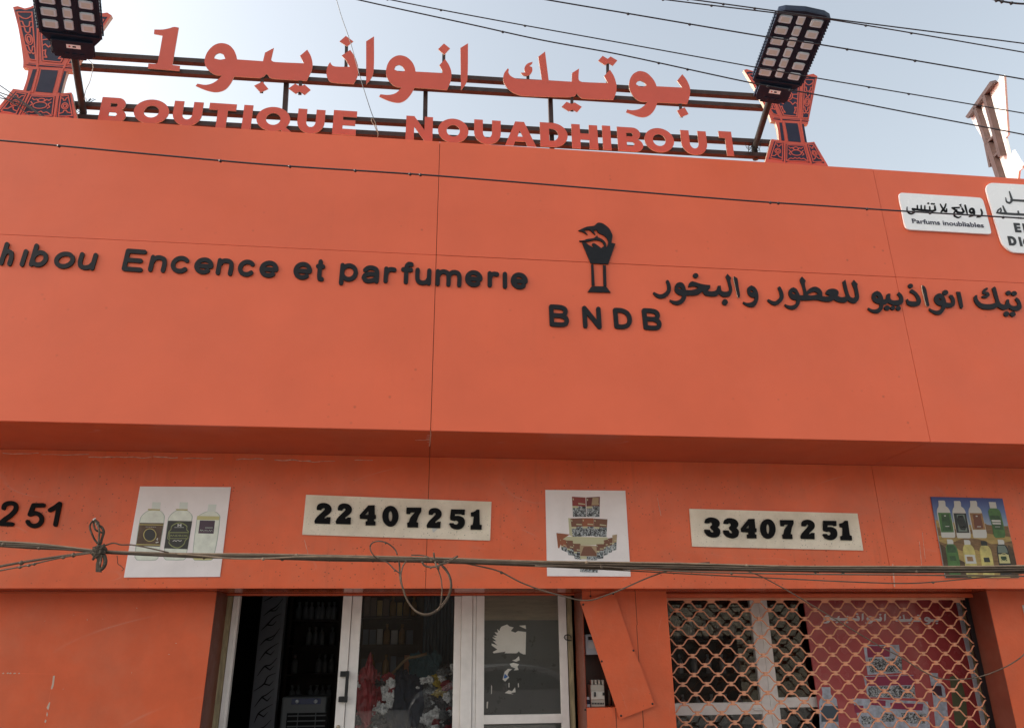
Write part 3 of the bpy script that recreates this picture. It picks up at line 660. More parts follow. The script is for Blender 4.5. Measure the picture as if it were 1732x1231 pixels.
def letters(t, items, x0, y0, s, w, slope=.047, mats=None):
    for ch, a, b, c, d in items:
        xa, xb, ya, yb = x0+a/s, x0+b/s, y0+c/s, y0+d/s
        h = yb-ya; xm = (xa+xb)/2; le = lean(xm, (ya+yb)/2)*h; k = slope*(xb-xa)
        if ch == 'i': k = 0
        xa2, xb2 = xa+abs(le)/2, xb-abs(le)/2
        if ch in 'oce': xa2, xb2 = xa+abs(le)*.15, xb-abs(le)*.15
        r = w/2
        q = quadmap([(xa2-le/2+r, ya+r), (xb2-le/2-r, ya+r+k), (xb2+le/2-r, yb-r), (xa2+le/2+r, yb-r-k)])
        if ch == 'i': q = quadmap([(xm-le/2-.5, ya+r), (xm-le/2+.5, ya+r), (xm+le/2+.5, yb-r), (xm+le/2-.5, yb-r)])
        ad = []
        for pts, cl in STK[ch]: ad += stroke([q(*p) for p in pts], w, bool(cl), True, ch not in 'EN', 3)
        glyph(t, 'letter', ad, [], FT, FB_, mats or [mt['black'], mt['blackside']])
fl = thing('fascia_lettering', 'raised black rounded French words across the left half of the orange fascia', 'lettering', P(430, 470, YF))
letters(fl, [('h',-8,102,101,242),('i',112,166,143,246),('b',168,301,110,250),('o',314,440,155,259),('u',446,573,160,267)], 0, 380, 3.464, 7.5, .04)
letters(fl, [('E',712,860,140,277),('n',866,984,176,281),('c',998,1116,180,287),('e',1136,1251,189,292),('n',1262,1374,195,299),('c',1392,1500,202,306),('e',1518,1632,208,312)], 0, 380, 3.464, 7.5, .045)
letters(fl, [('e',55,166,354,462),('t',180,246,340,472),('p',322,438,362,498),('a',454,562,375,483),('r',583,661,383,484),('f',683,762,353,488),('u',768,866,390,494),('m',888,1043,398,504),('e',1062,1165,403,505),('r',1194,1263,410,508),('i',1283,1309,414,513),('e',1330,1431,416,518)], 480, 340, 3.464, 7.5, .045)
emb = thing('burner_emblem', 'black flaming burner emblem with four capital letters below it on the fascia', 'emblem', P(1015, 460, YF))
letters(emb, [('B',168,287,605,739),('N',362,478,613,750),('D',543,659,625,752),('B',712,831,627,758)], 880, 340, 3.464, 7.6, .045)
EB = lambda p: Z(960, 365, 8.79, p)
def piece(nm, pts, sub=()):
    glyph(emb, nm, [smooth(EB(pts), True, 3, 40)], [smooth(EB(q), True, 3, 40) for q in sub], FT, FB_, [mt['black'], mt['blackside']])
piece('cup', [(215,395),(275,397),(310,430),(400,480),(362,430),(368,412),(400,410),(445,438),(500,480),(540,452),(572,462),(592,452),(610,430),(655,405),(712,415),(608,715),(345,705)])
piece('flame', [(160,220),(230,185),(300,160),(395,148),(425,122),(455,103),(515,110),(570,145),(620,190),(650,245),(670,300),(660,350),(655,404),(610,429),(590,455),(605,400),(590,340),(530,285),(460,250),(435,210),(385,212),(415,285),(375,250),(330,207),(245,207),(300,285),(230,240)])
piece('flame', [(175,370),(250,362),(280,348),(350,338),(400,328),(440,288),(450,318),(520,352),(565,400),(576,450),(541,451),(540,430),(510,385),(440,360),(380,362),(300,382),(185,384)])
piece('leg', [(352,720),(385,720),(405,1035),(360,1033)]); piece('leg', [(528,732),(570,735),(580,1042),(535,1042)]); piece('foot', [(362,1045),(575,1050),(640,1138),(298,1130)])

al = thing('fascia_lettering', 'raised black Arabic words across the right half of the orange fascia', 'lettering', P(1420, 510, YF))
def arab(origin, s, outs, strokes=(), dots=()):
    for o, hs in outs: glyph(al, 'letter', [smooth(Z(*origin, s, o), True, 4, 50)], [smooth(Z(*origin, s, h), True, 4, 60) for h in hs], FT, FB_, [mt['black'], mt['cream'] if len(o) == 8 else mt['blackside']])  # cream sides on the two long alifs paint in a sunlit edge highlight
    for st in strokes: glyph(al, 'letter', stroke(Z(*origin, s, st)), [], FT, FB_, [mt['black'], mt['blackside']])
    for cx, cy, rx, ry in dots: glyph(al, 'dot', [Z(*origin, s, ell(cx, cy, rx, ry, 18))], [], FT, FB_, [mt['black'], mt['blackside']])
arab((1095, 440), 8.66, [
 ([(478,322),(525,340),(552,385),(565,437),(640,437),(700,425),(750,400),(700,385),(640,385),(605,395),(602,375),(620,330),(655,310),(700,318),(760,340),(840,357),(925,365),(920,400),(905,425),(872,432),(900,452),(960,455),(1005,440),(1025,405),(1035,375),(1075,372),(1080,420),(1090,450),(1130,462),(1180,455),(1200,430),(1185,350),(1165,280),(1148,240),(1175,198),(1230,262),(1218,300),(1240,400),(1240,460),(1215,520),(1150,538),(1095,528),(1050,490),(1030,515),(990,528),(900,525),(840,505),(810,455),(770,490),(710,512),(640,517),(575,515),(560,570),(520,625),(450,655),(380,640),(330,605),(332,575),(370,590),(430,595),(490,565),(510,520),(450,500),(410,460),(402,400),(425,345)],
  [[(470,395),(495,405),(510,425),(470,420),(445,410)]]),
 ([(1270,235),(1320,265),(1340,400),(1358,520),(1345,552),(1325,545),(1290,400),(1262,255)], []),
 ([(1525,368),(1580,400),(1615,460),(1628,540),(1610,620),(1570,675),(1510,685),(1450,665),(1400,630),(1408,605),(1450,625),(1510,620),(1560,590),(1578,545),(1530,542),(1485,510),(1465,450),(1475,400)], [[(1525,440),(1550,455),(1555,472),(1525,468),(1503,450)]])],
 [[(295,310,44),(318,380,52),(312,450,58),(260,510,66),(190,530,60),(130,508,46),(100,482,34)]], [(708,225,40,36),(1138,615,42,45)])
arab((1285, 450), 8.66, [
 ([(495,310),(540,335),(570,385),(590,428),(645,428),(640,360),(615,270),(592,200),(620,152),(676,215),(662,255),(685,372),(740,325),(810,300),(880,330),(915,380),(920,440),(1000,445),(1028,425),(975,415),(970,385),(1000,345),(1070,330),(1130,345),(1158,385),(1145,435),(1190,455),(1245,450),(1265,430),(1235,330),(1215,230),(1255,198),(1275,280),(1300,380),(1330,450),(1375,468),(1405,440),(1390,350),(1350,245),(1380,200),(1438,265),(1430,290),(1455,420),(1450,490),(1400,540),(1340,535),(1290,500),(1260,530),(1190,532),(1130,515),(1090,490),(1030,518),(930,515),(850,495),(700,500),(595,500),(580,560),(540,615),(480,635),(410,615),(365,580),(372,555),(420,575),(480,575),(530,545),(540,500),(470,480),(435,435),(425,380),(450,330)],
  [[(490,375),(520,390),(535,412),(495,408),(470,390)], [(705,415),(760,385),(810,375),(862,405),(800,425),(720,428)]])],
 [[(290,320,44),(318,390,52),(322,460,58),(270,525,62),(220,545,58),(160,522,44),(130,500,32)]])
arab((1450, 460), 8.66, [
 ([(290,275),(340,300),(370,350),(385,405),(425,390),(435,330),(460,315),(488,320),(485,380),(510,410),(570,415),(615,405),(620,370),(585,325),(612,290),(660,340),(678,400),(665,455),(620,485),(550,488),(490,470),(455,450),(420,470),(385,475),(370,540),(330,590),(270,602),(200,580),(155,545),(165,520),(215,545),(280,545),(325,510),(335,468),(280,455),(235,420),(215,360),(235,305)], [[(275,345),(305,362),(312,385),(270,372)]]),
 ([(800,250),(860,290),(910,350),(935,420),(920,480),(870,500),(790,500),(735,475),(718,410),(738,390),(760,420),(810,430),(875,430),(872,390),(830,325),(775,300),(775,270)], []),
 ([(955,190),(1000,225),(1030,350),(1058,490),(1040,508),(1015,490),(975,350),(945,205)], []),
 ([(1215,312),(1260,335),(1290,390),(1305,448),(1355,452),(1385,440),(1375,395),(1345,360),(1360,335),(1395,335),(1430,400),(1432,460),(1410,505),(1360,520),(1295,518),(1275,560),(1230,615),(1170,625),(1100,595),(1055,560),(1060,530),(1110,555),(1170,565),(1225,540),(1240,495),(1190,485),(1145,445),(1130,390),(1150,340),(1180,318)], [[(1205,385),(1230,400),(1235,418),(1205,410),(1190,392)]]),
 ([(1455,288),(1512,290),(1552,500),(1535,535),(1512,520)], [])],
 [], [(440,525,42,36),(522,525,32,32),(605,530,36,35),(783,203,36,33),(1293,300,42,38)])
arab((1592, 470), 12.307, [
 ([(755,355),(750,400),(775,465),(840,525),(940,545),(1050,540),(1130,515),(1140,490),(1100,350),(1060,220),(1110,178),(1135,200),(1190,400),(1230,515),(1290,555),(1345,540),(1355,480),(1375,445),(1415,450),(1425,530),(1480,578),(1570,578),(1600,550),(1580,500),(1540,450),(1570,405),(1620,440),(1665,530),(1675,620),(1640,665),(1570,685),(1480,670),(1415,630),(1360,655),(1290,662),(1220,630),(1180,600),(1110,640),(990,655),(860,640),(760,580),(700,490),(685,410),(715,360)], [])],
 [[(950,225,50),(895,270,55),(890,312,50),(965,322,60),(982,350,60),(940,390,55),(870,390,45)]], [(1403,312,52,48),(1522,322,58,50),(1362,748,57,55),(1495,750,57,55)])

# ------------------------------------------------------------------ text set in Blender's own font, turned into mesh
def text_polys(s, bold=0.0):
    c = bpy.data.curves.new('tmp', 'FONT'); c.body = s; c.size = 1; c.offset = bold; c.resolution_u = 3
    o = bpy.data.objects.new('tmp', c); COL.objects.link(o)
    bpy.context.view_layer.update()
    me = o.evaluated_get(bpy.context.evaluated_depsgraph_get()).to_mesh()
    V = [(v.co.x, v.co.y) for v in me.vertices]; Fs = [tuple(p.vertices) for p in me.polygons]
    o.evaluated_get(bpy.context.evaluated_depsgraph_get()).to_mesh_clear()
    bpy.data.objects.remove(o); bpy.data.curves.remove(c)
    T = []
    for f in Fs:
        for k in range(1, len(f)-1): T.append((f[0], f[k], f[k+1]))
    return V, T
def text_on(s, quad, mp, mats, parent, name='writing', bold=0.0, cap=.73):
    """quad: TL TR BR BL of the cap-height box in photo pixels"""
    V, T = text_polys(s, bold); w = max(v[0] for v in V); q = quadmap(quad)
    V2 = [q(v[0]/w, 1-v[1]/cap) for v in V]
    return MB().relief((V2, T), mp).build(name, mats, parent)

# ------------------------------------------------------------------ white plaques at the right end of the fascia
pq = thing('plaque', 'small white plaque with black Arabic and French words, rounded corners', 'sign', P(1600, 360, YF))
ZP = lambda p: Z(1510, 315, 7.802, p)
pm_ = plane(YF-.018, YF-.003); pw = plane(YF-.0215, YF-.0185)
MB().relief(shape([smooth(ZP([(118,88),(600,118),(1140,152),(1178,170),(1200,210),(1250,400),(1298,598),(1296,622),(1270,630),(750,600),(235,572),(195,560),(165,520),(120,310),(84,125),(92,98)]), True, 3, 50)]), pm_).build('board', [mt['plaque']], pq)
ars = []
def S_(pts): ars.extend(stroke(ZP([(a, b, w*.82) for a, b, w in pts])))
S_([(1165,305,20),(1180,350,28),(1165,392,32),(1112,408,20)]); ring = ell(1045,325,40,42,16)
S_([(1080,335,26),(1074,380,32),(1010,402,18)]); ars.append(ZP(ring))
S_([(955,252,26),(968,300,30),(984,362,20)]); S_([(882,248,14),(902,240,16),(896,262,16),(908,272,12)])
S_([(915,288,22),(938,335,34),(915,352,36),(860,345,36),(825,312,30),(785,285,24)]); S_([(790,284,22),(880,282,22)]); S_([(845,315,24),(812,350,26),(815,392,28),(865,414,24),(902,398,14)])
S_([(630,238,18),(655,285,26),(690,328,34),(712,335,26),(712,300,20)]); S_([(702,235,22),(685,285,26),(655,322,34),(640,340,24)])
S_([(556,262,24),(562,315,34),(520,328,34),(440,320,34),(350,312,34),(262,300,30)]); S_([(488,270,20),(492,318,26)]); S_([(425,258,20),(425,312,26)]); S_([(376,255,20),(378,310,26)]); S_([(325,255,20),(328,308,26)])
S_([(262,300,28),(288,335,28),(262,360,26),(222,358,26),(192,325,22),(190,275,12)])
for c in ((518,232,14,11),(545,234,14,11),(470,226,14,12)): ars.append(ZP(ell(*c, 12)))
MB().relief(shape(ars, [ZP(ell(1042,325,12,12,10))]), pw).build('writing', mt['digit'], pq)
text_on('Parfums inoubliables', ZP([(243,424), (1192,484), (1207,546), (256,486)]), pw, simple('navy_ink', (.03, .03, .06)), pq, bold=.012)
p2 = thing('plaque', 'large white rounded plaque cut off by the right edge of the photo', 'sign', P(1760, 370, YF))
MB().relief(shape([smooth(ZP([(1320,-42),(2300,22),(2600,60),(2700,300),(2760,900),(2500,930),(1732,880),(1600,872),(1540,845),(1475,790),(1432,720),(1240,70),(1232,30),(1255,-20)]), True, 3, 50)]), pm_).build('board', [mt['plaque']], p2)
ars = []
S_([(1540,70,16),(1556,120,26),(1572,190,36),(1545,222,30),(1505,205,24),(1492,150,10)]); S_([(1565,182,30),(1850,200,34)])
S_([(1455,260,18),(1480,320,28),(1500,358,34)]); S_([(1375,350,24),(1450,358,34),(1600,368,34),(1850,380,34)]); S_([(1655,330,22),(1665,365,28)])
S_([(1425,290,18),(1390,320,26),(1380,350,22)]); S_([(1425,290,20),(1432,325,24),(1415,352,24)])
for c in ((1660,418,14,12),(1690,420,14,12)): ars.append(ZP(ell(*c, 12)))
MB().relief(shape(ars), pw).build('writing', simple('charcoal_ink', (.03, .03, .032)), p2)
def blk(ch, x0, y0, x1, y1, sk):
    q = quadmap(ZP([(x0, y0), (x1, y0+4), (x1+sk, y1+4), (x0+sk, y1)])); ad, su = BLK[ch]
    MB().relief(shape([[q(*p) for p in a] for a in ad], [[q(*p) for p in a] for a in su]), pw).build('writing', mt['charcoal_ink'], p2)
blk('E', 1592, 484, 1675, 606, 28); blk('I', 1708, 490, 1738, 612, 28); blk('D', 1512, 658, 1618, 780, 28); blk('I', 1655, 668, 1688, 790, 30); blk('O', 1715, 672, 1830, 798, 15)

# ------------------------------------------------------------------ phone number boards
DG = {
 '2': ((215,505,200,557), [(255,300),(262,255),(290,222),(340,203),(400,203),(455,222),(495,262),(505,310),(490,355),(450,395),(390,440),(385,462),(405,462),(430,440),(488,442),(478,555),(225,548),(218,510),(250,450),(310,390),(360,345),(392,310),(385,288),(365,285),(345,300),(330,322),(258,318)], []),
 '4': ((985,1262,242,580), [(1130,245),(1238,242),(1240,400),(1262,410),(1258,470),(1225,480),(1228,508),(1252,515),(1250,580),(1085,578),(1085,515),(1115,505),(1115,475),(990,468),(985,408)], [[(1132,340),(1130,402),(1078,402)]]),
 '0': ((1367,1643,250,600), ell(1505,425,138,175,28), [ell(1505,425,30,88,18)]),
 '7': ((172,428,178,515), [(175,178),(428,180),(425,240),(385,310),(345,425),(375,435),(372,515),(190,513),(185,440),(215,425),(245,345),(320,258),(250,258),(235,288),(172,285)], []),
 '5': ((900,1165,207,548), [(930,207),(1165,213),(1160,300),(1120,302),(1100,290),(1000,288),(995,320),(1070,320),(1140,355),(1165,415),(1150,490),(1090,540),(1020,548),(940,520),(900,455),(915,440),(975,442),(990,462),(1020,468),(1050,445),(1050,415),(1020,398),(985,405),(920,385),(915,340)], []),
 '1': ((1262,1450,212,550), [(1330,245),(1365,212),(1412,215),(1418,465),(1450,475),(1448,550),(1262,548),(1262,480),(1300,465),(1315,330),(1270,325),(1268,262)], []),
 '3': ((315,580,248,585), [(325,325),(345,275),(400,248),(470,248),(540,275),(578,330),(572,380),(545,412),(578,455),(580,510),(555,560),(500,585),(430,580),(360,550),(320,495),(315,455),(330,450),(405,455),(425,492),(450,502),(470,490),(460,465),(425,430),(420,400),(455,365),(450,335),(425,325),(400,345),(335,342)], []),
}
def number_board(name, label, quad, digs, torn=None):
    t = thing(name, label, 'sign', P(*quad[3], YL), 'phone number boards')
    MB().relief(shape([quad]), plane(YL-.016, YL-.003)).build('board', [mt['dirtywhite']], t)
    for ch, ox, oy, (x0, x1, y0, y1), sk in digs:
        bb, o, hs = DG[ch]; sx, sy = (x1-x0)/(bb[1]-bb[0]), (y1-y0)/(bb[3]-bb[2])
        f = lambda p: (ox+(x0+(p[0]-bb[0])*sx+sk*((p[1]-bb[2])/(bb[3]-bb[2])-.5))/10.01, oy+(y0+(p[1]-bb[2])*sy)/10.01)
        glyph(t, 'digit', [smooth([f(p) for p in o], True, 3, 42)], [smooth([f(p) for p in h], True, 3, 42) for h in hs], YL-.030, YL-.0165, [mt['digit'], mt['blackside']])
    if torn: MB().relief(shape([torn]), plane(YL-.0185, YL-.0165)).build('tape_scrap', mt['whiteboard'], t)
    return t
a0, b0 = (510, 830), (670, 840)
number_board('number_board', 'weathered cream board reading 22407251 above the shop door', [(517.6,836.3),(831.3,848.2),(829,913.8),(511,903.8)],
    [('2',*a0,(215,507,200,557),0),('2',*a0,(575,852,208,562),0),('4',*a0,(983,1262,240,580),0),('0',*a0,(1367,1643,250,600),0),('7',*b0,(172,428,178,515),0),('2',*b0,(513,772,185,527),0),('5',*b0,(898,1166,207,548),0),('1',*b0,(1260,1450,212,552),0)],
    [(730,892),(741,893.5),(732.5,900.5)])
c0, d0 = (1160, 850), (1300, 850)
number_board('number_board', 'weathered cream board reading 33407251 above the orange grille', [(1166,860),(1450.3,868),(1460.3,930.5),(1171,923.8)],
    [('3',*c0,(315,580,248,585),14),('3',*c0,(635,895,260,597),14),('4',*c0,(938,1200,270,600),22),('0',*c0,(1265,1522,272,607),10),('7',*d0,(215,440,290,610),36),('2',*d0,(535,790,283,615),30),('5',*d0,(915,1162,300,627),26),('1',*d0,(1212,1400,300,632),36)])
ln = thing('wall_digits', 'black rounded digits fixed straight on the orange wall at the left edge', 'lettering', P(50, 870, YL))
for pts in ([(45,235),(60,195),(110,170),(180,170),(215,205),(210,260),(150,330),(60,395),(-5,452),(162,460)], [(600,197),(462,197),(410,325),(480,305),(545,330),(575,385),(555,445),(500,480),(440,480),(400,455),(380,425)], [(690,265),(760,225),(825,175),(765,465)]):
    glyph(ln, 'digit', stroke(Z(0, 830, 8.208, pts), 7.2), [], YL-.016, YL-.002, [mt['digit'], mt['blackside']])

# ------------------------------------------------------------------ posters on the wall above the door
class Poster:
    def __init__(s, label, org, sc, quad):
        s.t = thing('poster', label, 'poster', P(*Z(*org, sc, [quad[3]])[0], YL)); s.o, s.s, s.k = org, sc, 0; s.q = quad
        s.Y = YL-.012
    def base(s, mat): MB().relief(shape([Z(*s.o, s.s, s.q)]), plane(s.Y, YL-.003)).build('board', [mat, ], s.t)
    def put(s, name, polys, mat, lay=1, subs=(), parent=None, sm=True, ang=42):
        if name == 'box_picture' and len(polys) > 1:
            for q in polys: s.put(name, [q], mat, lay, subs, parent, sm, ang)
            return
        f = (lambda p: smooth(Z(*s.o, s.s, p), True, 3, ang)) if sm else (lambda p: Z(*s.o, s.s, p))
        y = s.Y-.0007*lay
        return MB().relief(shape([f(p) for p in polys], [f(p) for p in subs]), plane(y, y+.0006)).build(name, mat, parent or s.t)
    def text(s, txt, quad, mat, lay=3, bold=.0, parent=None):
        y = s.Y-.0007*lay
        return text_on(txt, Z(*s.o, s.s, quad), plane(y, y+.0006), mat, parent or s.t, 'writing', bold)
clearb = simple('pale_bottle', (.76, .79, .70), .35, var=.12, vs=14); capm = simple('pale_cap', (.72, .76, .71), .4)
gold = simple('gold_print', (.50, .42, .16), .4); brownl = simple('brown_label', (.11, .065, .04), .4, var=.5, vs=12); greyl = simple('charcoal_label', (.045, .042, .040), .4)
purple = simple('purple_label', (.085, .05, .075), .4, var=.15, vs=9); yel = simple('yellow_print', (.58, .53, .25), .4); olive = simple('olive_line', (.27, .29, .12), .5); wht = simple('white_print', (.72, .72, .68), .5)
edgeb = simple('bottle_edge', (.44, .50, .44), .4)
po = Poster('white poster of three perfume bottles above the left side of the door', (200, 810), 6.84, [(252,84),(1302,92),(1176,1128),(64,1136)])
po.base(mt['poster'])
def bottle1(dx, cap, neck, body, inset):
    po.put('bottle_picture', [body], edgeb, 1); po.put('bottle_picture', [inset], clearb, 2); po.put('bottle_picture', [cap], capm, 2); po.put('bottle_picture', [neck], gold, 3)
bottle1(0, [(395,265),(492,268),(484,345),(388,343)], [(345,344),(486,348),(482,362),(342,360)], [(355,362),(480,362),(525,400),(538,440),(500,700),(462,915),(430,938),(215,938),(188,905),(200,780),(250,460),(290,400)], [(360,366),(476,366),(518,402),(530,440),(495,700),(456,908),(428,930),(220,930),(196,903),(210,780),(258,460),(296,405)])
bottle1(0, [(712,265),(806,268),(800,345),(705,343)], [(668,345),(805,348),(802,362),(666,360)], [(675,362),(800,364),(845,400),(860,440),(820,700),(785,915),(755,936),(550,936),(522,905),(535,780),(575,460),(615,400)], [(680,366),(796,368),(838,402),(850,440),(812,700),(778,908),(752,928),(556,928),(530,903),(545,780),(583,460),(620,405)])
po.put('bottle_picture', [[(960,400),(1040,370),(1125,375),(1165,405),(1180,440),(1150,700),(1100,915),(1070,940),(880,940),(855,910),(875,700),(910,440)]], edgeb, 1)
po.put('bottle_picture', [[(965,405),(1040,376),(1122,381),(1158,410),(1170,440),(1140,700),(1092,910),(1066,932),(884,932),(863,908),(883,700),(918,440)]], clearb, 2)
po.put('bottle_picture', [[(1045,290),(1138,292),(1125,378),(1030,376)]], capm, 2)
po.put('bottle_picture', [[(915,425),(1172,430),(1168,472),(908,470)]], yel, 3); po.put('bottle_picture', [[(862,878),(1098,885),(1085,925),(1066,934),(884,934),(860,908)]], yel, 3)
po.put('label_picture', [[(248,505),(525,508),(480,780),(205,772)]], brownl, 3, sm=False); po.put('label_picture', [[(240,520),(522,524),(521,533),(239,530)], [(208,748),(486,756),(484,766),(206,760)]], gold, 4, sm=False)
po.put('label_picture', [ell(365,645,76,76,32)], gold, 4, [ell(365,645,66,68,32)]); po.put('label_picture', [ell(365,645,64,66,32)], greyl, 5)
po.text('EAU DE TOILETTE', [(318,546),(438,549),(436,557),(316,554)], wht, 4)
po.put('label_picture', [stroke(Z(0, 0, 1, [(440, 690, 5), (452, 720, 5), (440, 742, 5)]))[0], [(452,680),(460,682),(452,712),(446,708)], [(432,728),(466,722),(464,732),(434,738)]], wht, 4, sm=False)
po.put('label_picture', [[(578,480),(855,486),(802,810),(530,800)]], greyl, 3, sm=False)
fr1 = [(640,520),(690,500),(735,502),(785,528),(800,545),(795,580),(818,605),(805,690),(778,712),(768,745),(735,780),(690,800),(640,790),(600,765),(580,735),(590,705),(568,690),(582,605),(605,580),(612,545)]
def insetp(p, k):
    c = np.mean(np.array(p), 0); return [tuple(c+(np.array(q)-c)*k) for q in p]
po.put('label_picture', [fr1], olive, 4, [insetp(fr1, .92)])
po.put('label_picture', [rr(590,612,812,690)], olive, 4, [rr(598,622,804,682)], sm=False)
po.text('ANDROS', [(598,640),(796,642),(792,664),(594,662)], olive, 5, .02)
po.text('M', [(684,516),(732,517),(730,548),(682,547)], wht, 5, .03); [po.put('label_picture', [rr(652+k*12, 555, 660+k*12, 561)], wht, 5, sm=False) for k in range(9)]
for st in ([(632,718,6),(650,706,6),(668,718,6),(690,706,5),(712,716,6),(732,708,6)],): po.put('label_picture', stroke(st), wht, 5, sm=False)
po.put('label_picture', [[(945,476),(1120,480),(1102,630),(926,626)]], purple, 4, sm=False)
[po.put('label_picture', [rr(1006+k*11, 557, 1014+k*11, 566)], edgeb, 5, sm=False) for k in range(8)]
for st in ([(945,602,5),(955,582,5),(962,600,5),(975,586,5),(985,602,5)], [(998,600,4),(1006,586,4),(1014,600,4),(1026,588,4),(1036,602,4)], [(1046,602,4),(1056,586,4),(1066,604,4),(1078,588,4),(1092,600,4)]): po.put('label_picture', stroke(st), edgeb, 5, sm=False)
# second poster: stacked boxes
bwn = bpy.data.materials.new('black_white_photo_print'); bwn.use_nodes = True
_N, _L = bwn.node_tree.nodes, bwn.node_tree.links; _tc = _N.new('ShaderNodeTexCoord'); _nz = _N.new('ShaderNodeTexNoise'); _nz.inputs['Scale'].default_value = 55; _nz.inputs['Detail'].default_value = 4; _nz.inputs['Distortion'].default_value = 1.5
_r = _N.new('ShaderNodeValToRGB'); _r.color_ramp.elements[0].position = .44; _r.color_ramp.elements[0].color = (.025, .025, .028, 1); _r.color_ramp.elements[1].position = .60; _r.color_ramp.elements[1].color = (.50, .54, .56, 1)
_L.new(_tc.outputs['Object'], _nz.inputs[0]); _L.new(_nz.outputs[0], _r.inputs[0]); _L.new(_r.outputs[0], _N['Principled BSDF'].inputs['Base Color'])
red1 = simple('crimson_print', (.28, .05, .045)); red2 = simple('maroon_print', (.17, .045, .04)); rust = simple('rust_print', (.32, .10, .045)); brn = simple('brown_print', (.20, .085, .05)); creamp = simple('cream_print', (.55, .52, .33)); tanp = simple('tan_print', (.42, .30, .18))
p_ = Poster('white poster of stacked incense boxes right of the door', (910, 815), 7.241, [(90,95),(1070,105),(1135,1155),(112,1150)])
p_.base(mt['poster'])
def boxpic(q, top, frac=.46, strip=True, lay=2):
    f = quadmap(q)
    p_.put('box_picture', [[f(0,0),f(1,0),f(1,frac),f(0,frac)]], top, lay, sm=False)
    p_.put('box_picture', [[f(0,frac),f(1,frac),f(1,1),f(0,1)]], bwn, lay, sm=False)
    if strip: p_.put('box_picture', [[f(0,frac),f(.42,frac),f(.42,frac+.1),f(0,frac+.1)]], creamp, lay+1, sm=False)
    p_.put('box_picture', [[f(.45,frac-.16),f(.95,frac-.13),f(.95,frac-.08),f(.45,frac-.10)]], creamp, lay+1, sm=False); p_.put('box_picture', [[f(.05,.08),f(.13,.08),f(.13,.17),f(.05,.17)]], creamp, lay+1, sm=False)
boxpic([(415,178),(582,188),(590,425),(428,425)], red1); boxpic([(590,188),(758,178),(752,428),(596,425)], red2)
p_.put('box_picture', [[(668,190),(745,190),(738,282),(655,282)]], tanp, 4)
p_.put('box_picture', [[(370,438),(400,445),(428,670),(385,650)]], creamp, 1, sm=False)
boxpic([(398,445),(540,440),(555,665),(425,668)], brn); boxpic([(540,440),(680,442),(690,660),(555,662)], rust); boxpic([(682,445),(850,455),(838,672),(690,665)], brn)
p_.put('box_picture', [[(255,662),(420,668),(860,676),(968,636),(955,625),(850,640),(858,760),(640,772),(430,772),(300,725)]], creamp, 1, sm=False)
p_.put('box_picture', [[(225,622),(390,640),(300,700),(260,810),(245,805)]], rust, 2, sm=False)
boxpic([(265,690),(345,710),(360,860),(290,830)], rust, .6, lay=3); boxpic([(340,712),(430,716),(445,905),(370,890)], brn, .55, lay=3); boxpic([(855,690),(912,680),(905,855),(860,870)], brn, .5, lay=3); boxpic([(910,650),(968,640),(958,830),(912,840)], tanp, .5, lay=3)
p_.put('box_picture', [[(425,720),(610,710),(615,752),(430,750)], [(620,712),(800,720),(812,760),(620,755)]], creamp, 4, sm=False)
boxpic([(425,752),(520,755),(530,945),(450,940)], brn, .52, lay=4); boxpic([(715,760),(810,756),(798,935),(722,940)], brn, .45, lay=4); boxpic([(805,712),(860,700),(855,885),(808,898)], brn, .45, lay=4)
p_.put('box_picture', [[(512,772),(716,780),(720,905),(516,905)]], tanp, 6, sm=False); p_.put('box_picture', [[(520,900),(560,790),(650,788),(712,870),(716,903)]], brn, 7)
p_.put('box_picture', [[(516,908),(596,908),(596,940),(518,940)]], creamp, 7, sm=False); p_.put('box_picture', [[(596,908),(722,908),(724,955),(596,950)], [(516,985),(732,990),(730,1105),(516,1098)]], bwn, 6, sm=False)
p_.put('box_picture', [rr(520, 1030, 728, 1052)], creamp, 7, sm=False)
# third poster: bottles before dunes
p3 = Poster('colour poster of bottles before desert dunes at the far right of the wall', (1560, 830), 7.69, [(112,75),(1043,98),(1262,1130),(305,1130)])
skyp = bpy.data.materials.new('printed_sky'); skyp.use_nodes = True
_N, _L = skyp.node_tree.nodes, skyp.node_tree.links; _tc = _N.new('ShaderNodeTexCoord'); _sp = _N.new('ShaderNodeSeparateXYZ'); _r = _N.new('ShaderNodeValToRGB'); _mr = _N.new('ShaderNodeMapRange')
_L.new(_tc.outputs['Generated'], _sp.inputs[0]); _L.new(_sp.outputs[2], _mr.inputs[0]); _mr.inputs[1].default_value = .62; _mr.inputs[2].default_value = 1
_L.new(_mr.outputs[0], _r.inputs[0]); _r.color_ramp.elements[0].color = (.33, .40, .47, 1); _r.color_ramp.elements[1].color = (.045, .06, .22, 1)
_e = _r.color_ramp.elements.new(.5); _e.color = (.13, .20, .40, 1); _L.new(_r.outputs[0], _N['Principled BSDF'].inputs['Base Color'])
p3.base(skyp)
dune1 = simple('dune_gold', (.40, .28, .10), .6, var=.3, vs=9, stretch=(1, 1, 4)); dune2 = simple('dune_brown', (.21, .125, .06), .6, var=.35, vs=12, stretch=(1, 1, 5)); dune3 = simple('dune_dark', (.085, .055, .032), .6, var=.4, vs=14)
p3.put('dune_picture', [[(172,375),(215,385),(260,430),(330,440),(420,400),(520,440),(640,440),(760,430),(810,415),(900,470),(1010,470),(1115,450),(1260,1128),(307,1128)]], dune1, 1)
p3.put('dune_picture', [[(190,470),(300,480),(420,490),(640,500),(800,420),(860,440),(1115,458),(1150,600),(900,560),(700,540),(500,600),(300,590),(215,580)]], dune2, 2)
p3.put('dune_picture', [[(215,650),(330,690),(440,650),(560,610),(800,640),(900,690),(1165,650),(1215,900),(1235,1000),(900,1000),(850,850),(700,760),(560,790),(400,730),(240,740)]], dune2, 2)
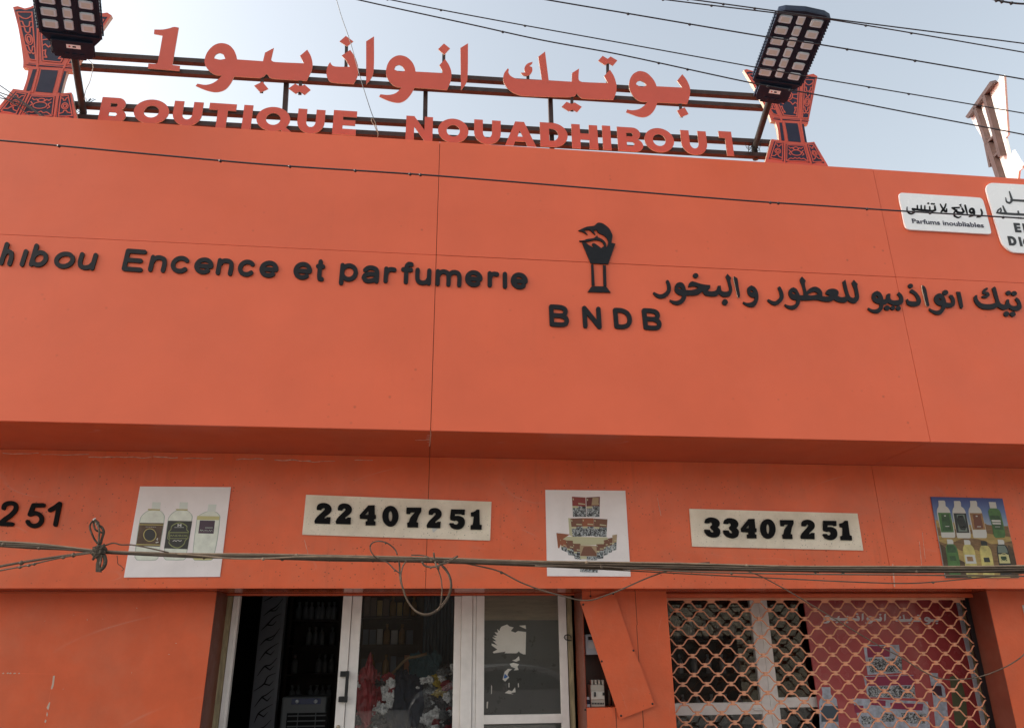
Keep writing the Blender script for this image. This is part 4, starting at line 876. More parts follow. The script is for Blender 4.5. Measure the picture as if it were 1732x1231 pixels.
p3.put('dune_picture', [[(230,680),(330,760),(420,860),(560,930),(620,1000),(640,1128),(307,1128)]], dune3, 3); p3.put('dune_picture', [[(1120,700),(1180,760),(1260,1125),(1150,1125),(1060,940)]], dune3, 3)
whb = simple('white_bottle_print', (.58, .57, .53)); dgr = simple('dark_green_print', (.035, .085, .03), .4, var=.5, vs=20); grn = simple('green_print', (.07, .17, .045), .4, var=.3, vs=14); blk_ = simple('black_print', (.02, .022, .022), .4, var=.4, vs=18); amb = simple('amber_print', (.30, .16, .06), .4, var=.3, vs=14); rbr = simple('redbrown_print', (.17, .06, .035)); lem = simple('lemon_print', (.55, .47, .16), .4, var=.3, vs=14); teal = simple('teal_print', (.15, .19, .16), .4)
def tall(dx, dy, main, label, low=.0):
    o = lambda p: [(x+dx, y+dy) for x, y in p]
    p3.put('bottle_picture', [o([(208,124),(285,124),(298,142),(302,195),(340,225),(362,275),(425,540),(428,595),(415,608),(262,606),(250,590),(240,520),(200,340),(190,275),(195,230),(212,195)])], whb, 4)
    p3.put('bottle_picture', [o([(204,282),(366,284),(412,537-low),(246,537-low)])], main, 5, sm=False); p3.put('bottle_picture', [o([(245,300),(345,300),(385,520-low),(270,520-low)])], label, 6)
    p3.put('bottle_picture', [o([(282,316),(305,316),(308,330),(285,330)]), o([(300,455),(350,455),(352,464),(302,464)])], whb, 7)
tall(0, 0, grn, dgr); tall(202, 6, blk_, teal); tall(412, 4, amb, rbr, 38); p3.put('bottle_picture', [[(462,320),(528,318),(560,400),(578,470),(556,510),(500,505),(470,440),(455,370)]], blk_, 7)
p3.put('bottle_picture', [[(880,225),(965,228),(1010,262),(1035,350),(1080,560),(1070,605),(955,610),(930,580),(905,440),(865,310),(856,262)]], grn, 4); p3.put('bottle_picture', [[(864,142),(955,146),(970,225),(882,224)]], whb, 5)
p3.put('bottle_picture', [[(882,318),(1008,320),(1058,508),(925,500)]], dgr, 5); p3.put('bottle_picture', [[(900,375),(1015,378),(1022,405),(905,402)], [(910,412),(1020,415),(1026,435),(916,432)], [(945,462),(1012,462),(1013,468),(946,468)]], whb, 6)
def small(dx, dy, cap, main, top, label, lab2=None):
    o = lambda p: [(x+dx, y+dy) for x, y in p]
    p3.put('bottle_picture', [o([(325,690),(400,690),(438,720),(458,770),(488,930),(500,1085),(480,1105),(370,1105),(355,1085),(325,880),(305,740)])], main, 4)
    p3.put('bottle_picture', [o([(318,628),(385,630),(402,650),(405,690),(328,690)])], cap, 5); p3.put('bottle_picture', [o([(318,705),(410,705),(440,760),(450,800),(325,800)])], top, 5)
    p3.put('bottle_picture', [o([(328,818),(458,822),(485,935),(345,935)])], label, 6)
    if lab2: p3.put('bottle_picture', [o([(355,845),(430,845),(445,905),(368,905)])], lab2, 7)
small(0, 0, whb, grn, dgr, grn, dgr); small(222, 8, whb, lem, lem, whb, amb); small(440, 20, blk_, lem, lem, lem, blk_); small(662, 4, whb, blk_, teal, yel, dgr)
p3.put('bottle_picture', [ell(1062,858,48,52,24)], yel, 8, [ell(1062,858,42,46,24)])

# ------------------------------------------------------------------ door and side window
def member(t, name, pts, Y0, depth, mat, bev=.002):
    """a straight profile: photo outline on plane Y0, squared to a box in the wall's own axes"""
    w_ = [P(*q, Y0) for q in pts]; xs_ = [q[0] for q in w_]; zs_ = [q[2] for q in w_]
    return w_
dr = thing('shop_door', 'white framed sliding glass door standing half open', 'door', P(590, 1231, YD))
def vbar(t, name, xt, xb_, ztop, zbot, Y0, dep, mat, bev=.003):
    """vertical profile between photo columns xt at the head of the opening"""
    x0, x1 = P(xt, 1012, Y0)[0], P(xb_, 1012, Y0)[0]
    return MB().box(x0, x1, Y0, Y0+dep, zbot, ztop).build(name, mat, t, bev)
ZH = P(600, 1007, YD)[2]
hd = thing('door_header', 'brown red header strip over the white framed door', 'trim', P(680, 1007, YD))
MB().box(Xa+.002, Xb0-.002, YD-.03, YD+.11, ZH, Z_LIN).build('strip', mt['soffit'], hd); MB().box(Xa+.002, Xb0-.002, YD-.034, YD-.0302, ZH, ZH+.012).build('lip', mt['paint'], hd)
vbar(dr, 'jamb', 384, 394.5, ZH-.002, 0, YD, .10, mt['oldwood'], .004)
vbar(dr, 'frame', 395, 402, ZH-.002, 0, YD-.008, .06, mt['alu']); vbar(dr, 'frame', 402.4, 406.5, ZH-.002, 0, YD+.004, .06, mt['alu'])
vbar(dr, 'stile', 580.5, 595.5, ZH-.002, .03, YD-.004, .045, mt['alu']); vbar(dr, 'stile', 596.5, 612.5, ZH-.002, .03, YD+.012, .045, mt['alu'])
vbar(dr, 'stile', 769, 780.5, ZH-.002, .03, YD+.03, .035, mt['alu'])
gx0, gx1 = P(612, 1012, YD+.03)[0], P(771, 1012, YD+.03)[0]
MB().box(gx0-.01, gx1+.01, YD+.044, YD+.050, .08, ZH-.01).build('pane', mt['glass'], dr)
MB().box(gx0-.1, gx1+.05, YD+.014, YD+.054, .02, .10).build('rail', mt['alu'], dr, .003)
hz = [P(586, y, YD-.03)[2] for y in (1134, 1187)]; hx0, hx1 = P(583.5, 1160, YD-.05)[0], P(589, 1160, YD-.05)[0]
hm = MB().box(hx0, hx1, YD-.055, YD-.035, hz[1], hz[0])
bx0 = P(574, 1160, YD-.03)[0]
hm.box(bx0, hx1-.001, YD-.0345, YD-.0045, hz[0]-.045, hz[0]-.002); hm.box(bx0, hx1-.001, YD-.0345, YD-.0045, hz[1]+.002, hz[1]+.045)
hm.build('handle', mt['handle'], dr, .003)
kc = P(572, 1229, YD-.01); MB().tube([kc+np.array([0, .006, 0]), kc+np.array([0, -.006, 0])], .016, 14).build('lock', simple('brass', (.5, .42, .3), .35, metal=1), dr)
sw = thing('side_window', 'fixed white framed side pane with grey film and torn white paper', 'window', P(880, 1231, YD))
for a, b, dy in ((781, 799.5, -.006), (800, 805.5, .006), (806, 819.5, -.002), (944.5, 957, -.002)): vbar(sw, 'frame', a, b, ZH-.002, 0, YD+dy, .07, mt['alu'])
vbar(sw, 'jamb', 958, 966.5, ZH-.002, 0, YD+.006, .09, mt['oldwood'], .004)
fx0, fx1 = P(819, 1012, YD)[0], P(945, 1012, YD)[0]
zr1, zr0 = P(880, 1208, YD)[2], P(880, 1223, YD)[2]
MB().box(fx0-.002, fx1+.002, YD-.004, YD+.05, zr0, zr1).build('rail', mt['alu'], sw, .003)
MB().box(fx0-.002, fx1+.002, YD-.002, YD+.05, .0, .10).build('rail', mt['alu'], sw, .003)
zband = P(880, 1048.5, YD+.03)[2]
MB().box(fx0-.004, fx1+.004, YD+.030, YD+.034, zr1-.004, ZH).build('pane', mt['glass'], sw); MB().box(fx0-.004, fx1+.004, YD+.030, YD+.034, .09, zr0+.004).build('pane', mt['glass'], sw)
MB().box(fx0-.004, fx1+.004, YD+.0365, YD+.0385, .09, zband).build('film', mt['film'], sw); MB().box(fx0-.004, fx1+.004, YD+.0365, YD+.039, zband+.001, ZH).build('film', mt['tan'], sw)
ZS = lambda p: Z(650, 980, 3.608, p)
pap = [[(705,300),(715,285),(750,272),(765,285),(790,290),(772,312),(800,322),(815,312),(865,318),(862,455),(850,455),(828,445),(822,435),(808,448),(735,448),(740,438),(668,448),(662,440),(690,425),(655,400),(655,388),(690,400),(662,372),(685,375),(658,350),(685,355),(665,340),(690,340),(672,320),(695,322),(688,300),(705,312)],
       [(822,280),(862,277),(865,300),(845,292)], [(780,492),(800,485),(822,465),(826,490),(805,500)], [(765,512),(790,505),(822,515),(812,530),(820,550),(790,552),(800,540),(775,530)], [(735,560),(755,542),(780,545),(760,560),(752,580),(762,595),(738,620),(722,608),(728,585)]]
for k in range(5): pap.append([(652+k*2, 640+k*4), (658, 650), (656, 690-k*8), (652, 700)]) if k == 0 else None
pap += [[(735,690),(760,672),(780,680),(798,655),(802,685),(770,690),(790,698),(760,695)], [(625,745),(634,742),(630,785),(624,782)], [(758,630),(764,628),(764,655),(758,656)], [(815,632),(821,630),(822,656),(816,655)]]
MB().relief(shape([ZS(p) for p in pap]), plane(YD+.0345, YD+.0364)).build('torn_paper', mt['paper'], sw)
MB().relief(shape([ZS([(728,600),(735,572),(755,590),(738,602)])]), plane(YD+.0342, YD+.0344)).build('paper_print', mt['blue'], sw)
hk = [P(x, y, YD-.012) for x, y in smooth(ZS([(1142,368),(1110,366),(1098,352),(1102,340),(1120,335),(1138,342),(1140,356)]), False, 3)]
MB().tube(hk, .0045, 6).build('latch_hook', mt['handle'], sw)

# ------------------------------------------------------------------ meter recess on the pilaster
ZM = lambda p: Z(980, 1000, 5.329, p)
cvb = thing('cover_panel', 'orange cover panel swung aslant off the meter recess', 'panel', P(1047, 1231, YW-.03))
cpt = ZM([(5,90),(310,5),(326,38),(470,470),(560,690),(682,1028),(364,1150)])
def mpc(yf):
    def f(x, y, k):
        p = P(x, y, YW-.026); return p if k == 0 else np.array([p[0], YW-.021, p[2]])
    return f
MB().relief(shape([cpt]), mpc(0)).build('sheet', mt['paint'], cvb)
for (x, y) in ZM([(34,117),(303,20),(487,530),(200,628),(658,1010),(375,1117)]):
    c = P(x, y, YW-.026); MB().tube([c+np.array([0, -.004, 0]), c+np.array([0, .001, 0])], .0085, 10).build('screw', mt['handle'], cvb)
for (x, y) in ZM([(52,1064),(100,40)]):
    c = P(x, y, YW); MB().tube([c+np.array([0, -.003, 0]), c+np.array([0, .002, 0])], .0075, 10).build('screw', mt['handle'], shop)
me_ = thing('electric_meter', 'grey electric meter half hidden by the slanted cover', 'meter', P(1000, 1105, YW+.15))
def bxp(a, b, Y0, Y1):
    p, q = P(*ZM([a])[0], Y0), P(*ZM([b])[0], Y0); return (p[0], q[0], Y0, Y1, q[2], p[2])
MB().box(*bxp((52,385),(215,568), YW+.09, YW+.2)).build('case', mt['meter'], me_, .006)
MB().box(*bxp((78,405),(190,435), YW+.085, YW+.0895)).build('display', mt['handle'], me_); MB().box(*bxp((80,450),(190,510), YW+.086, YW+.0895)).build('label_plate', mt['whiteboard'], me_)
br_ = thing('circuit_breaker', 'beige circuit breaker at the foot of the open recess', 'breaker', P(1010, 1193, YW+.12))
MB().box(*bxp((100,840),(232,1036), YW+.06, YW+.2)).build('case', mt['breaker'], br_, .004); MB().box(*bxp((104,900),(228,970), YW+.05, YW+.0595)).build('front', simple('breaker_front', (.55, .5, .44)), br_, .003)
for k in range(4): MB().box(*bxp((106+k*32,795),(126+k*32,838), YW+.07, YW+.13)).build('terminal', mt['breaker'], br_, .003)
MB().box(*bxp((134,905),(150,945), YW+.035, YW+.0495)).build('switch', mt['handle'], br_); MB().box(*bxp((210,908),(228,935), YW+.04, YW+.0495)).build('switch', mt['handle'], br_)
for k in range(8): MB().box(*bxp((112+k*14,1000),(122+k*14,1016), YW+.058, YW+.0598)).build('writing', mt['blackside'], br_)
tb = thing('terminal_block', 'small blue and grey terminal block left of the breaker', 'connector', P(995, 1193, YW+.12))
for k, (a, b, m_) in enumerate((((68,950),(92,975), mt['meter']), ((68,982),(98,1012), mt['navy']), ((68,1015),(98,1040), mt['meter']))): MB().box(*bxp(a, b, YW+.08, YW+.14)).build('clamp', m_, tb, .002)
MB().box(nX0+.002, nX1-.002, YW+.185, YW+.1985, nZ0+.002, nZ1-.002).build('recess_back', mt['darkwood'], shop)
lf = [P(*ZM([q])[0], YW+.12) for q in ((270,880), (270,1040))]
tag(MB().tube([lf[0], lf[1]], .012, 6).tube([lf[0]+np.array([.03, 0, 0]), lf[1]+np.array([.03, 0, 0])], .006, 6).build('supply_cable', mt['oldcable']), 'pale supply cable standing beside the circuit breaker', 'cable')

# ------------------------------------------------------------------ roller grille and the display window behind it
gr = thing('roller_grille', 'orange roller grille of wavy rods over the display window', 'grille', P(1390, 1231, YG))
gxa, gxb = Xb1+.003, P(1631, 1012, YG)[0]
zhd = P(1390, 1003.2, YG-.06)[2]; zhb = P(1390, 1010, YG-.06)[2]
gxe = Xc-.008
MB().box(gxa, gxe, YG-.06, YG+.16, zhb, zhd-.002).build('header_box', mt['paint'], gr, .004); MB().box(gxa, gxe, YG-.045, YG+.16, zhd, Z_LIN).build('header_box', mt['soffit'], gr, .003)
ztb = P(1390, 1012.2, YG)[2]; MB().box(gxa, gxb, YG-.008, YG+.012, ztb-.012, ztb+.006).build('top_bar', mt['grille'], gr)
pitch = P(1144+39.6, 1031, YG)[0]-P(1144, 1031, YG)[0]; row = (P(1390, 1030.4, YG)[2]-P(1390, 1185.2, YG)[2])/10
xj = P(1144.5, 1031, YG)[0]; zj = P(1390, 1031, YG)[2]
gap = row*.27
clips = []
nrow = 26
for i in range(nrow):
    zc = zj+row-i*row     # crest level of this rod sits at a joint row above, trough at the row below
    hi, lo = zc-gap/2, zc-row+gap/2
    ph = xj+(pitch/2 if i % 2 == 0 else 0)  # crest position
    pts = []; x = gxa-.0
    k0 = math.floor((gxa-ph)/pitch)-1
    xs_ = []
    k = k0
    while ph+k*pitch < gxb+pitch:
        c = ph+k*pitch
        for (u, v) in ((-.10, 1), (.10, 1), (.16, .93), (.34, .07), (.40, 0), (.60, 0), (.66, .07), (.84, .93)): xs_.append((c+u*pitch, lo+(hi-lo)*v))
        k += 1
    xs_.sort(); last = None
    for a, b in zip(xs_, xs_[1:]):
        if b[0] <= gxa or a[0] >= gxb: continue
        if a[0] < gxa: t_ = (gxa-a[0])/(b[0]-a[0]); a = (gxa, a[1]+(b[1]-a[1])*t_)
        if b[0] > gxb: t_ = (gxb-a[0])/(b[0]-a[0]); b = (gxb, a[1]+(b[1]-a[1])*t_)
        if not pts: pts.append(a)
        pts.append(b)
    if i == 0: # top rod is cut off by the bar: keep only the triangular hangers
        for k in range(k0, k0+40):
            c = xj+pitch/2+k*pitch
            if gxa < c < gxb-.02: MB().relief(shape([[(c-.22*pitch, ztb-.008), (c+.22*pitch, ztb-.008), (c+.10*pitch, zj+row-gap*.5), (c-.10*pitch, zj+row-gap*.5)]]), lambda x, z, k: (x, YG-.006 if k == 0 else YG+.002, z)).build('hanger', mt['grille'], gr)
    MB().tube([(x, YG, z) for x, z in pts], .0064, 7).build('rod', mt['grille'], gr)
    for k in range(k0-1, k0+40) if i else ():
        c = ph+k*pitch
        if gxa+.01 < c < gxb-.01: clips.append((c, zc))
clips.sort(key=lambda q: -q[1]); cp = None; rest = MB()
for n_, (c, zc) in enumerate(clips):
    if n_ < 100: MB().box(c-.0145, c+.0145, YG-.0095, YG+.0095, zc-gap/2-.007, zc+gap/2+.007).build('clip', mt['grille'], gr)
    else: rest.box(c-.0145, c+.0145, YG-.0095, YG+.0095, zc-gap/2-.007, zc+gap/2+.007)
rest.build('clip', mt['grille'], gr)['kind'] = 'stuff'
MB().box(gxb+.008, gxe-.002, YG+.012, YG+.034, 0, zhb-.002).build('guide_rail', mt['handle'], gr)

wxe = Xc+.45
dw = thing('display_window', 'white framed display window behind the orange grille', 'window', P(1250, 1231, YB))
def zB(y): return P(1390, y, YB)[2]
def xB(x, y): return P(x, y, YB)[0]
mx0, mx1 = xB(1267.5, 1015), xB(1296.5, 1015)
MB().box(mx0, (mx0+mx1)/2-.002, YB-.01, YB+.05, 0, Z_LIN-.01).build('frame', mt['alu'], dw, .003); MB().box((mx0+mx1)/2+.002, mx1, YB-.004, YB+.05, 0, Z_LIN-.01).build('frame', mt['alu'], dw, .003)
MB().box(Xb1-.05, mx0-.001, YB-.006, YB+.045, zB(1205), zB(1185)).build('rail', mt['alu'], dw, .003); MB().box(mx1+.001, wxe, YB+.004, YB+.045, zB(1195), zB(1178)).build('rail', mt['alu'], dw, .003)
MB().box(Xb1-.05, mx0-.002, YB+.016, YB+.022, 0, Z_LIN-.02).build('pane', mt['glass'], dw); MB().box(mx1+.002, wxe, YB+.016, YB+.022, 0, Z_LIN-.02).build('pane', mt['glass'], dw)
hp = P(1285, 1199, YB-.03); MB().box(hp[0]-.055, hp[0]+.03, YB-.035, YB-.0105, hp[2]-.008, hp[2]+.008).build('handle', mt['alu'], dw, .004)
YPn = YB-.05
px0, px1 = P(1359, 1015, YPn)[0], P(1617.5, 1020, YPn)[0]
MB().box(px1+.048, px1+.074, YPn-.004, YB+.06, 0, Z_LIN-.01).build('jamb', mt['oldwood'], dw, .004)
MB().box(px1+.076, wxe-.001, YB-.01, YB+.06, 0, Z_LIN-.01).build('filler', mt['handle'], dw)
pp = thing('promo_panel', 'dark red printed panel with pale writing behind the right side of the grille', 'poster', P(1500, 1231, YB-.04))
YPn = YB-.05
MB().box(px0, px1, YPn, YPn+.012, .3, Z_LIN-.01).build('board', mt['promo'], pp); MB().box(px1+.001, px1+.042, YPn-.006, YPn+.014, .3, Z_LIN-.01).build('edge_strip', simple('pale_strip', (.62, .67, .76), .4), pp)
def mpr(q):
    u, v = (q[0]-345)/(1170-345), (q[1]-40-.066*(q[0]-345))/(140.)
    x = 830+u*(1350-830); y = 198+v*62+u*8
    return Z(1080, 960, 2.656, [(x, y)])[0]
for a, s in AR[1:]:
    MB().relief(shape([[mpr(q) for q in p] for p in a], [[mpr(q) for q in p] for p in s]), plane(YPn-.0012, YPn-.0003)).build('writing', mt['printwhite'], pp)
def pput(name, pts, mat, lay=1):
  for p in pts: MB().relief(shape([smooth(Z(1080, 960, 2.656, p), True, 3)]), plane(YPn-.0012*lay, YPn-.0012*lay+.0009)).build(name, mat, pp)
pgn = bwn
pput('box_picture', [[(1010,345),(1170,345),(1185,470),(1030,480)]], mt['printgrey']); pput('box_picture', [[(1025,350),(1130,350),(1128,398),(1030,402)]], simple('berry_print', (.30, .03, .08)), 2); pput('box_picture', [[(1035,408),(1182,405),(1185,468),(1040,470)]], pgn, 2)
pput('box_picture', [[(1010,485),(1235,480),(1245,585),(1030,580)]], mt['printgrey']); pput('box_picture', [[(1022,488),(1235,482),(1240,525),(1026,530)]], mt['berry_print'], 2); pput('box_picture', [[(1030,532),(1240,528),(1243,582),(1035,578)]], pgn, 2)
pput('box_picture', [[(960,585),(1300,600),(1310,720),(1000,720)]], mt['printgrey']); pput('box_picture', [[(1040,590),(1110,595),(1110,620),(1045,615)], [(1130,605),(1280,610),(1275,640),(1135,632)], [(970,615),(1010,618),(1012,650),(972,650)]], mt['berry_print'], 2); pput('box_picture', [[(1090,650),(1150,655),(1150,690),(1095,690)], [(1180,650),(1290,655),(1290,700),(1190,695)], [(1000,665),(1060,668),(1062,700),(1005,702)]], pgn, 2)
pput('bottle_picture', [[(822,535),(862,535),(866,570),(890,590),(900,720),(815,720),(812,600),(826,572)]], mt['printgrey']); pput('label_picture', [[(820,618),(896,620),(898,690),(822,690)]], simple('slate_print', (.07, .10, .13)), 2)
pput('bottle_picture', [[(1305,470),(1345,472),(1350,510),(1375,540),(1395,720),(1335,720),(1320,560)]], mt['printgrey']); pput('label_picture', [[(1315,528),(1360,530),(1365,575),(1325,570)]], simple('plum_print', (.06, .02, .035)), 2)
pput('bottle_picture', [[(1398,490),(1425,480),(1450,510),(1472,600),(1480,720),(1425,720),(1410,600)]], simple('olive_bottle', (.12, .13, .07)))
# small white board at the right edge
nbp = P(1728, 1023, YW)
tag(MB().box(nbp[0], nbp[0]+.5, YW-.012, YW-.002, nbp[2]-.75, nbp[2]).build('notice_board', mt['whiteboard']), 'white board on the pier at the extreme right edge', 'sign')

# ------------------------------------------------------------------ inside the shop
# air cooler
YC = 2.5
q0, q1 = P(477, 1178, YC), P(553, 1178, YC)
ac = thing('air_cooler', 'grey upright air cooler just inside the open door', 'air cooler', ((q0[0]+q1[0])/2, YC, 0))
acg = simple('cooler_plastic', (.10, .105, .11), .5, var=.05)
MB().box(q0[0], q1[0], YC, YC+.35, .06, q0[2]).build('body', acg, ac, .02, 3)
def cz(x, y): return P(350+x/4.906, 980+y/4.906, YC)
a, b = cz(705, 985), cz(945, 1030); MB().box(a[0], b[0], YC-.006, YC-.001, b[2], a[2]).build('control_strip', simple('navy_panel', (.03, .04, .11), .3), ac, .003)
for x in (752, 905): c = cz(x, 1007); MB().tube([c+np.array([0, -.03, 0]), c+np.array([0, -.007, 0])], .017, 14).build('knob', mt['meter'], ac)
a, b = cz(665, 1105), cz(975, 1400); MB().box(a[0], b[0], YC-.004, YC-.001, b[2], a[2]).build('vent', mt['digit'], ac)
lv = MB()
for k in range(9): z = a[2]-.03-k*.045; lv.box(a[0]+.01, b[0]-.01, YC-.014, YC-.005, z, z+.010)
lv.box(a[0]+.10, a[0]+.106, YC-.012, YC-.0045, b[2], a[2]); lv.box(b[0]-.106, b[0]-.1, YC-.012, YC-.0045, b[2], a[2])
lv.build('louvre', acg, ac)
# patterned upright
YP = 2.75
pa = [P(350+x/4.906, 980+y/4.906, YP) for x, y in ((462, 140), (636, 140))]
up = thing('decor_column', 'grey upright patterned with black branches inside the door', 'column', (pa[0][0], YP, 0))
MB().box(pa[0][0], pa[1][0], YP, YP+.12, .01, 2.7).build('panel', simple('grey_panel', (.15, .15, .17), .35), up); MB().box(pa[1][0]+.001, pa[1][0]+.03, YP-.012, YP+.12, .01, 2.7).build('edge_strip', simple('grey_strip', (.17, .17, .19), .35), up)
brs = []
rb = random.Random(8)
for k in range(15):
    z = 2.35-k*.14; x0, x1 = pa[0][0], pa[1][0]; w = x1-x0
    s0 = [(x0+w*rb.uniform(.05, .25), z-.06, .004), (x0+w*rb.uniform(.35, .5), z+rb.uniform(-.02, .03), .014), (x0+w*rb.uniform(.6, .75), z+.03+rb.uniform(0, .04), .010), (x0+w*.97, z+.10, .004)]
    brs += stroke(s0); brs += stroke([s0[1], (s0[1][0]+w*.25, z-.01, .010), (s0[1][0]+w*.42, z+.03, .003)])
MB().relief(shape(brs), lambda x, z, k: (x, YP-.004 if k == 0 else YP-.001, z)).build('branch_print', mt['digit'], up)
# shelving on the back wall, seen through gap and glass
def shelving(label, x0, x1, Y, zs, dep=.3):
    t = thing('shelf_unit', label, 'shelves', ((x0+x1)/2, Y, 0))
    MB().box(x0, x1, Y+dep, Y+dep+.02, .02, 2.7).build('back_panel', mt['darkwood'], t)
    for x in (x0, x1): MB().box(x-.02, x+.02, Y, Y+dep-.002, .02, 2.7).build('side_panel', mt['darkwood'], t)
    for z in zs: MB().box(x0+.021, x1-.021, Y+.01, Y+dep-.002, z-.012, z+.012).build('shelf', mt['darkwood'], t)
    return t
zsh = [.7, 1.05, 1.4, 1.72, 2.02]
Ys = 4.6
sx0, sx1 = P(486, 1100, Ys)[0], P(572, 1100, Ys)[0]
shelving('dark shelves of bottles deep inside behind the air cooler', sx0, sx1, Ys, zsh)
bprof = [(.001, 0), (.034, 0), (.036, .02), (.036, .12), (.028, .15), (.013, .165), (.013, .185), (.017, .187), (.017, .215), (.001, .216)]
pale = simple('frosted_bottle', (.32, .33, .35), .3)
bproto = None
def bottle(loc, label, group, mats=pale, sc=1):
    global bproto
    if bproto is None:
        bproto = MB().lathe(bprof, (0, 0, 0), 12).build('perfume_bottle', mats); o = bproto
    else:
        o = bproto.copy(); COL.objects.link(o)
        if mats is not pale:
            key = 'bm_'+mats.name
            if key not in BME: BME[key] = bproto.data.copy(); BME[key].materials[0] = mats
            o.data = BME[key]
    o.location = loc; o.scale = (sc, sc, sc); return tag(o, label, 'bottle', group)
BME = {}
for z in zsh[1:]:
    n = 7
    for k in range(n):
        if rb.random() < .12: continue
        bottle((sx0+.09+(sx1-sx0-.18)*k/(n-1)+rb.uniform(-.01, .01), Ys+.10, z+.0125), 'pale perfume bottle on the dark shelves behind the air cooler', 'bottles on the dark shelves')
Yt = 3.5
tx0, tx1 = P(606, 1060, Yt)[0], P(712, 1060, Yt)[0]
shelving('wooden shelves of boxes seen through the sliding door glass', tx0, tx1, Yt, zsh)
cols = [('gold carton', (.42, .26, .06)), ('copper carton', (.45, .16, .07)), ('black carton', (.03, .03, .035)), ('white carton', (.5, .5, .5)), ('brown carton', (.14, .08, .05)), ('blue grey carton', (.12, .15, .2))]
bp = {}
for r_, z in enumerate(zsh[1:]):
    x = tx0+.05
    while x < tx1-.10:
        w = rb.uniform(.05, .08); h = rb.uniform(.12, .22); nm, c = rb.choice(cols)
        if rb.random() < .3:
            bottle((x+.035, Yt+.09, z+.0125), 'amber perfume bottle standing among cartons behind the door glass', 'bottles among the cartons', simple('amber_bottle', (.32, .17, .05), .25)); x += .085; continue
        if nm not in bp:
            m0 = MB().box(-.5, .5, -.5, .5, 0, 1); o = m0.build('perfume_carton', simple(nm.replace(' ', '_'), c, .4))
            bp[nm] = o
        else: o = bp[nm].copy(); COL.objects.link(o)
        o.location = (x+w/2, Yt+.10, z+.0125); o.scale = (w, .06, h)
        tag(o, nm+' on the wooden shelves behind the door glass', 'box', 'cartons on the wooden shelves'); x += w+.012
# heap of wrapped goods behind the glass
Yh = 2.25
tabz = P(690, 1250, Yh)[2]-.05
tbx0, tbx1 = P(598, 1200, Yh)[0], P(790, 1200, Yh)[0]
tt_ = thing('display_table', 'dark table under the wrapped goods behind the door glass', 'table', ((tbx0+tbx1)/2, Yh+.3, 0))
MB().box(tbx0, tbx1, Yh-.05, Yh+.75, tabz-.04, tabz).build('tabletop', mt['darkwood'], tt_)
for x in (tbx0+.05, tbx1-.05):
    for y in (Yh, Yh+.7): MB().box(x-.025, x+.025, y-.025, y+.025, .007, tabz-.041).build('leg', mt['darkwood'], tt_)
def lump(c, r, seed, mat, name, label, cat, group):
    b = bmesh.new(); bmesh.ops.create_icosphere(b, subdivisions=4, radius=1)
    for v in b.verts:
        n = mnoise.noise(v.co*1.6+Vector((seed, 0, 0)))*.40+mnoise.noise(v.co*3.8+Vector((0, seed, 0)))*.30+mnoise.noise(v.co*8+Vector((0, 0, seed)))*.14
        v.co = v.co*(1+n); v.co = Vector((v.co.x*r[0], v.co.y*r[1], v.co.z*r[2]))
    me = bpy.data.meshes.new(name); b.to_mesh(me); b.free(); me.materials.append(mat)
    o = bpy.data.objects.new(name, me); COL.objects.link(o); o.location = c; return tag(o, label, cat, group)
pw_ = simple('clear_wrap', (.62, .62, .64), .2, var=.6, vs=30); pg_ = simple('grey_wrap', (.16, .17, .18), .25, var=.6, vs=20); prd = simple('red_goods', (.26, .02, .03), .35, var=.4, vs=14); pyl = simple('yellow_goods', (.5, .36, .05), .4, var=.3, vs=14); pnv = simple('navy_cloth', (.015, .022, .04), .8); ptl = simple('teal_cloth', (.06, .13, .16), .8)
def hp_(x, y, Y=Yh): return P(650+x/3.608, 980+y/3.608, Y)
pdk = simple('dark_wrap', (.03, .03, .035), .3, var=.5, vs=25)
kinds = [(pw_, 'crumpled clear plastic package in the heap behind the door glass'), (pg_, 'crumpled grey plastic package in the heap behind the door glass'), (prd, 'red wrapped package in the heap behind the door glass'), (pdk, 'black plastic package in the heap behind the door glass'), (pyl, 'yellow wrapped package in the heap behind the door glass')]
rh = random.Random(5)
for rw in range(14):
    for cx_ in range(17):
        x = -150+cx_*36+rh.uniform(-12, 12); y = 930-rw*36+rh.uniform(-12, 12)
        top = 590 if x < 60 else (640 if x < 200 else 640-(x-200)*.62)
        if y < top or 85 < x < 178: continue
        u = rh.random(); kk = 0 if u < .36 else 1 if u < .62 else 3 if u < .80 else 2 if (x < 80 or u < .86) else 0
        if 300 < x < 370 and 610 < y < 690: kk = 4
        r = rh.uniform(.034, .056); c = hp_(x, y, Yh+rh.uniform(0, .12)); lump(c, (r*rh.uniform(.8, 1.3), r*.8, r*rh.uniform(.7, 1.1)), rh.uniform(0, 99), kinds[kk][0], 'wrapped_package', kinds[kk][1], 'package', 'wrapped goods heaped behind the glass')
c = hp_(130, 780, Yh+.05); lump(c, (.15, .12, .33), 77, pnv, 'navy_cloth', 'dark navy cloth hanging between the wrapped packages', 'cloth', None)
c = hp_(-100, 700, Yh); lump(c, (.10, .08, .26), 54, prd, 'red_garment', 'red garment hanging beside the sliding door stile', 'garment', None)
for k, (x, w) in enumerate(((190, 28), (250, 22), (305, 26))): 
    c = hp_(x, 520, Yh+.35); lump(c, (.045+w*.0008, .03, .11), 20+k, ptl, 'teal_cloth', ('leftmost', 'middle', 'rightmost')[k]+' of the three teal cloths above the heap behind the glass', 'cloth', 'teal cloths above the heap')
hg = [hp_(x, y, Yh+.2) for x, y in smooth([(-30,640),(60,560),(140,480),(190,470),(260,450)], False, 3)]
tag(MB().tube(hg, .014, 7).build('wooden_pole', simple('pale_wood', (.26, .17, .09), .6)), 'slanting wooden pole above the wrapped goods behind the glass', 'pole')
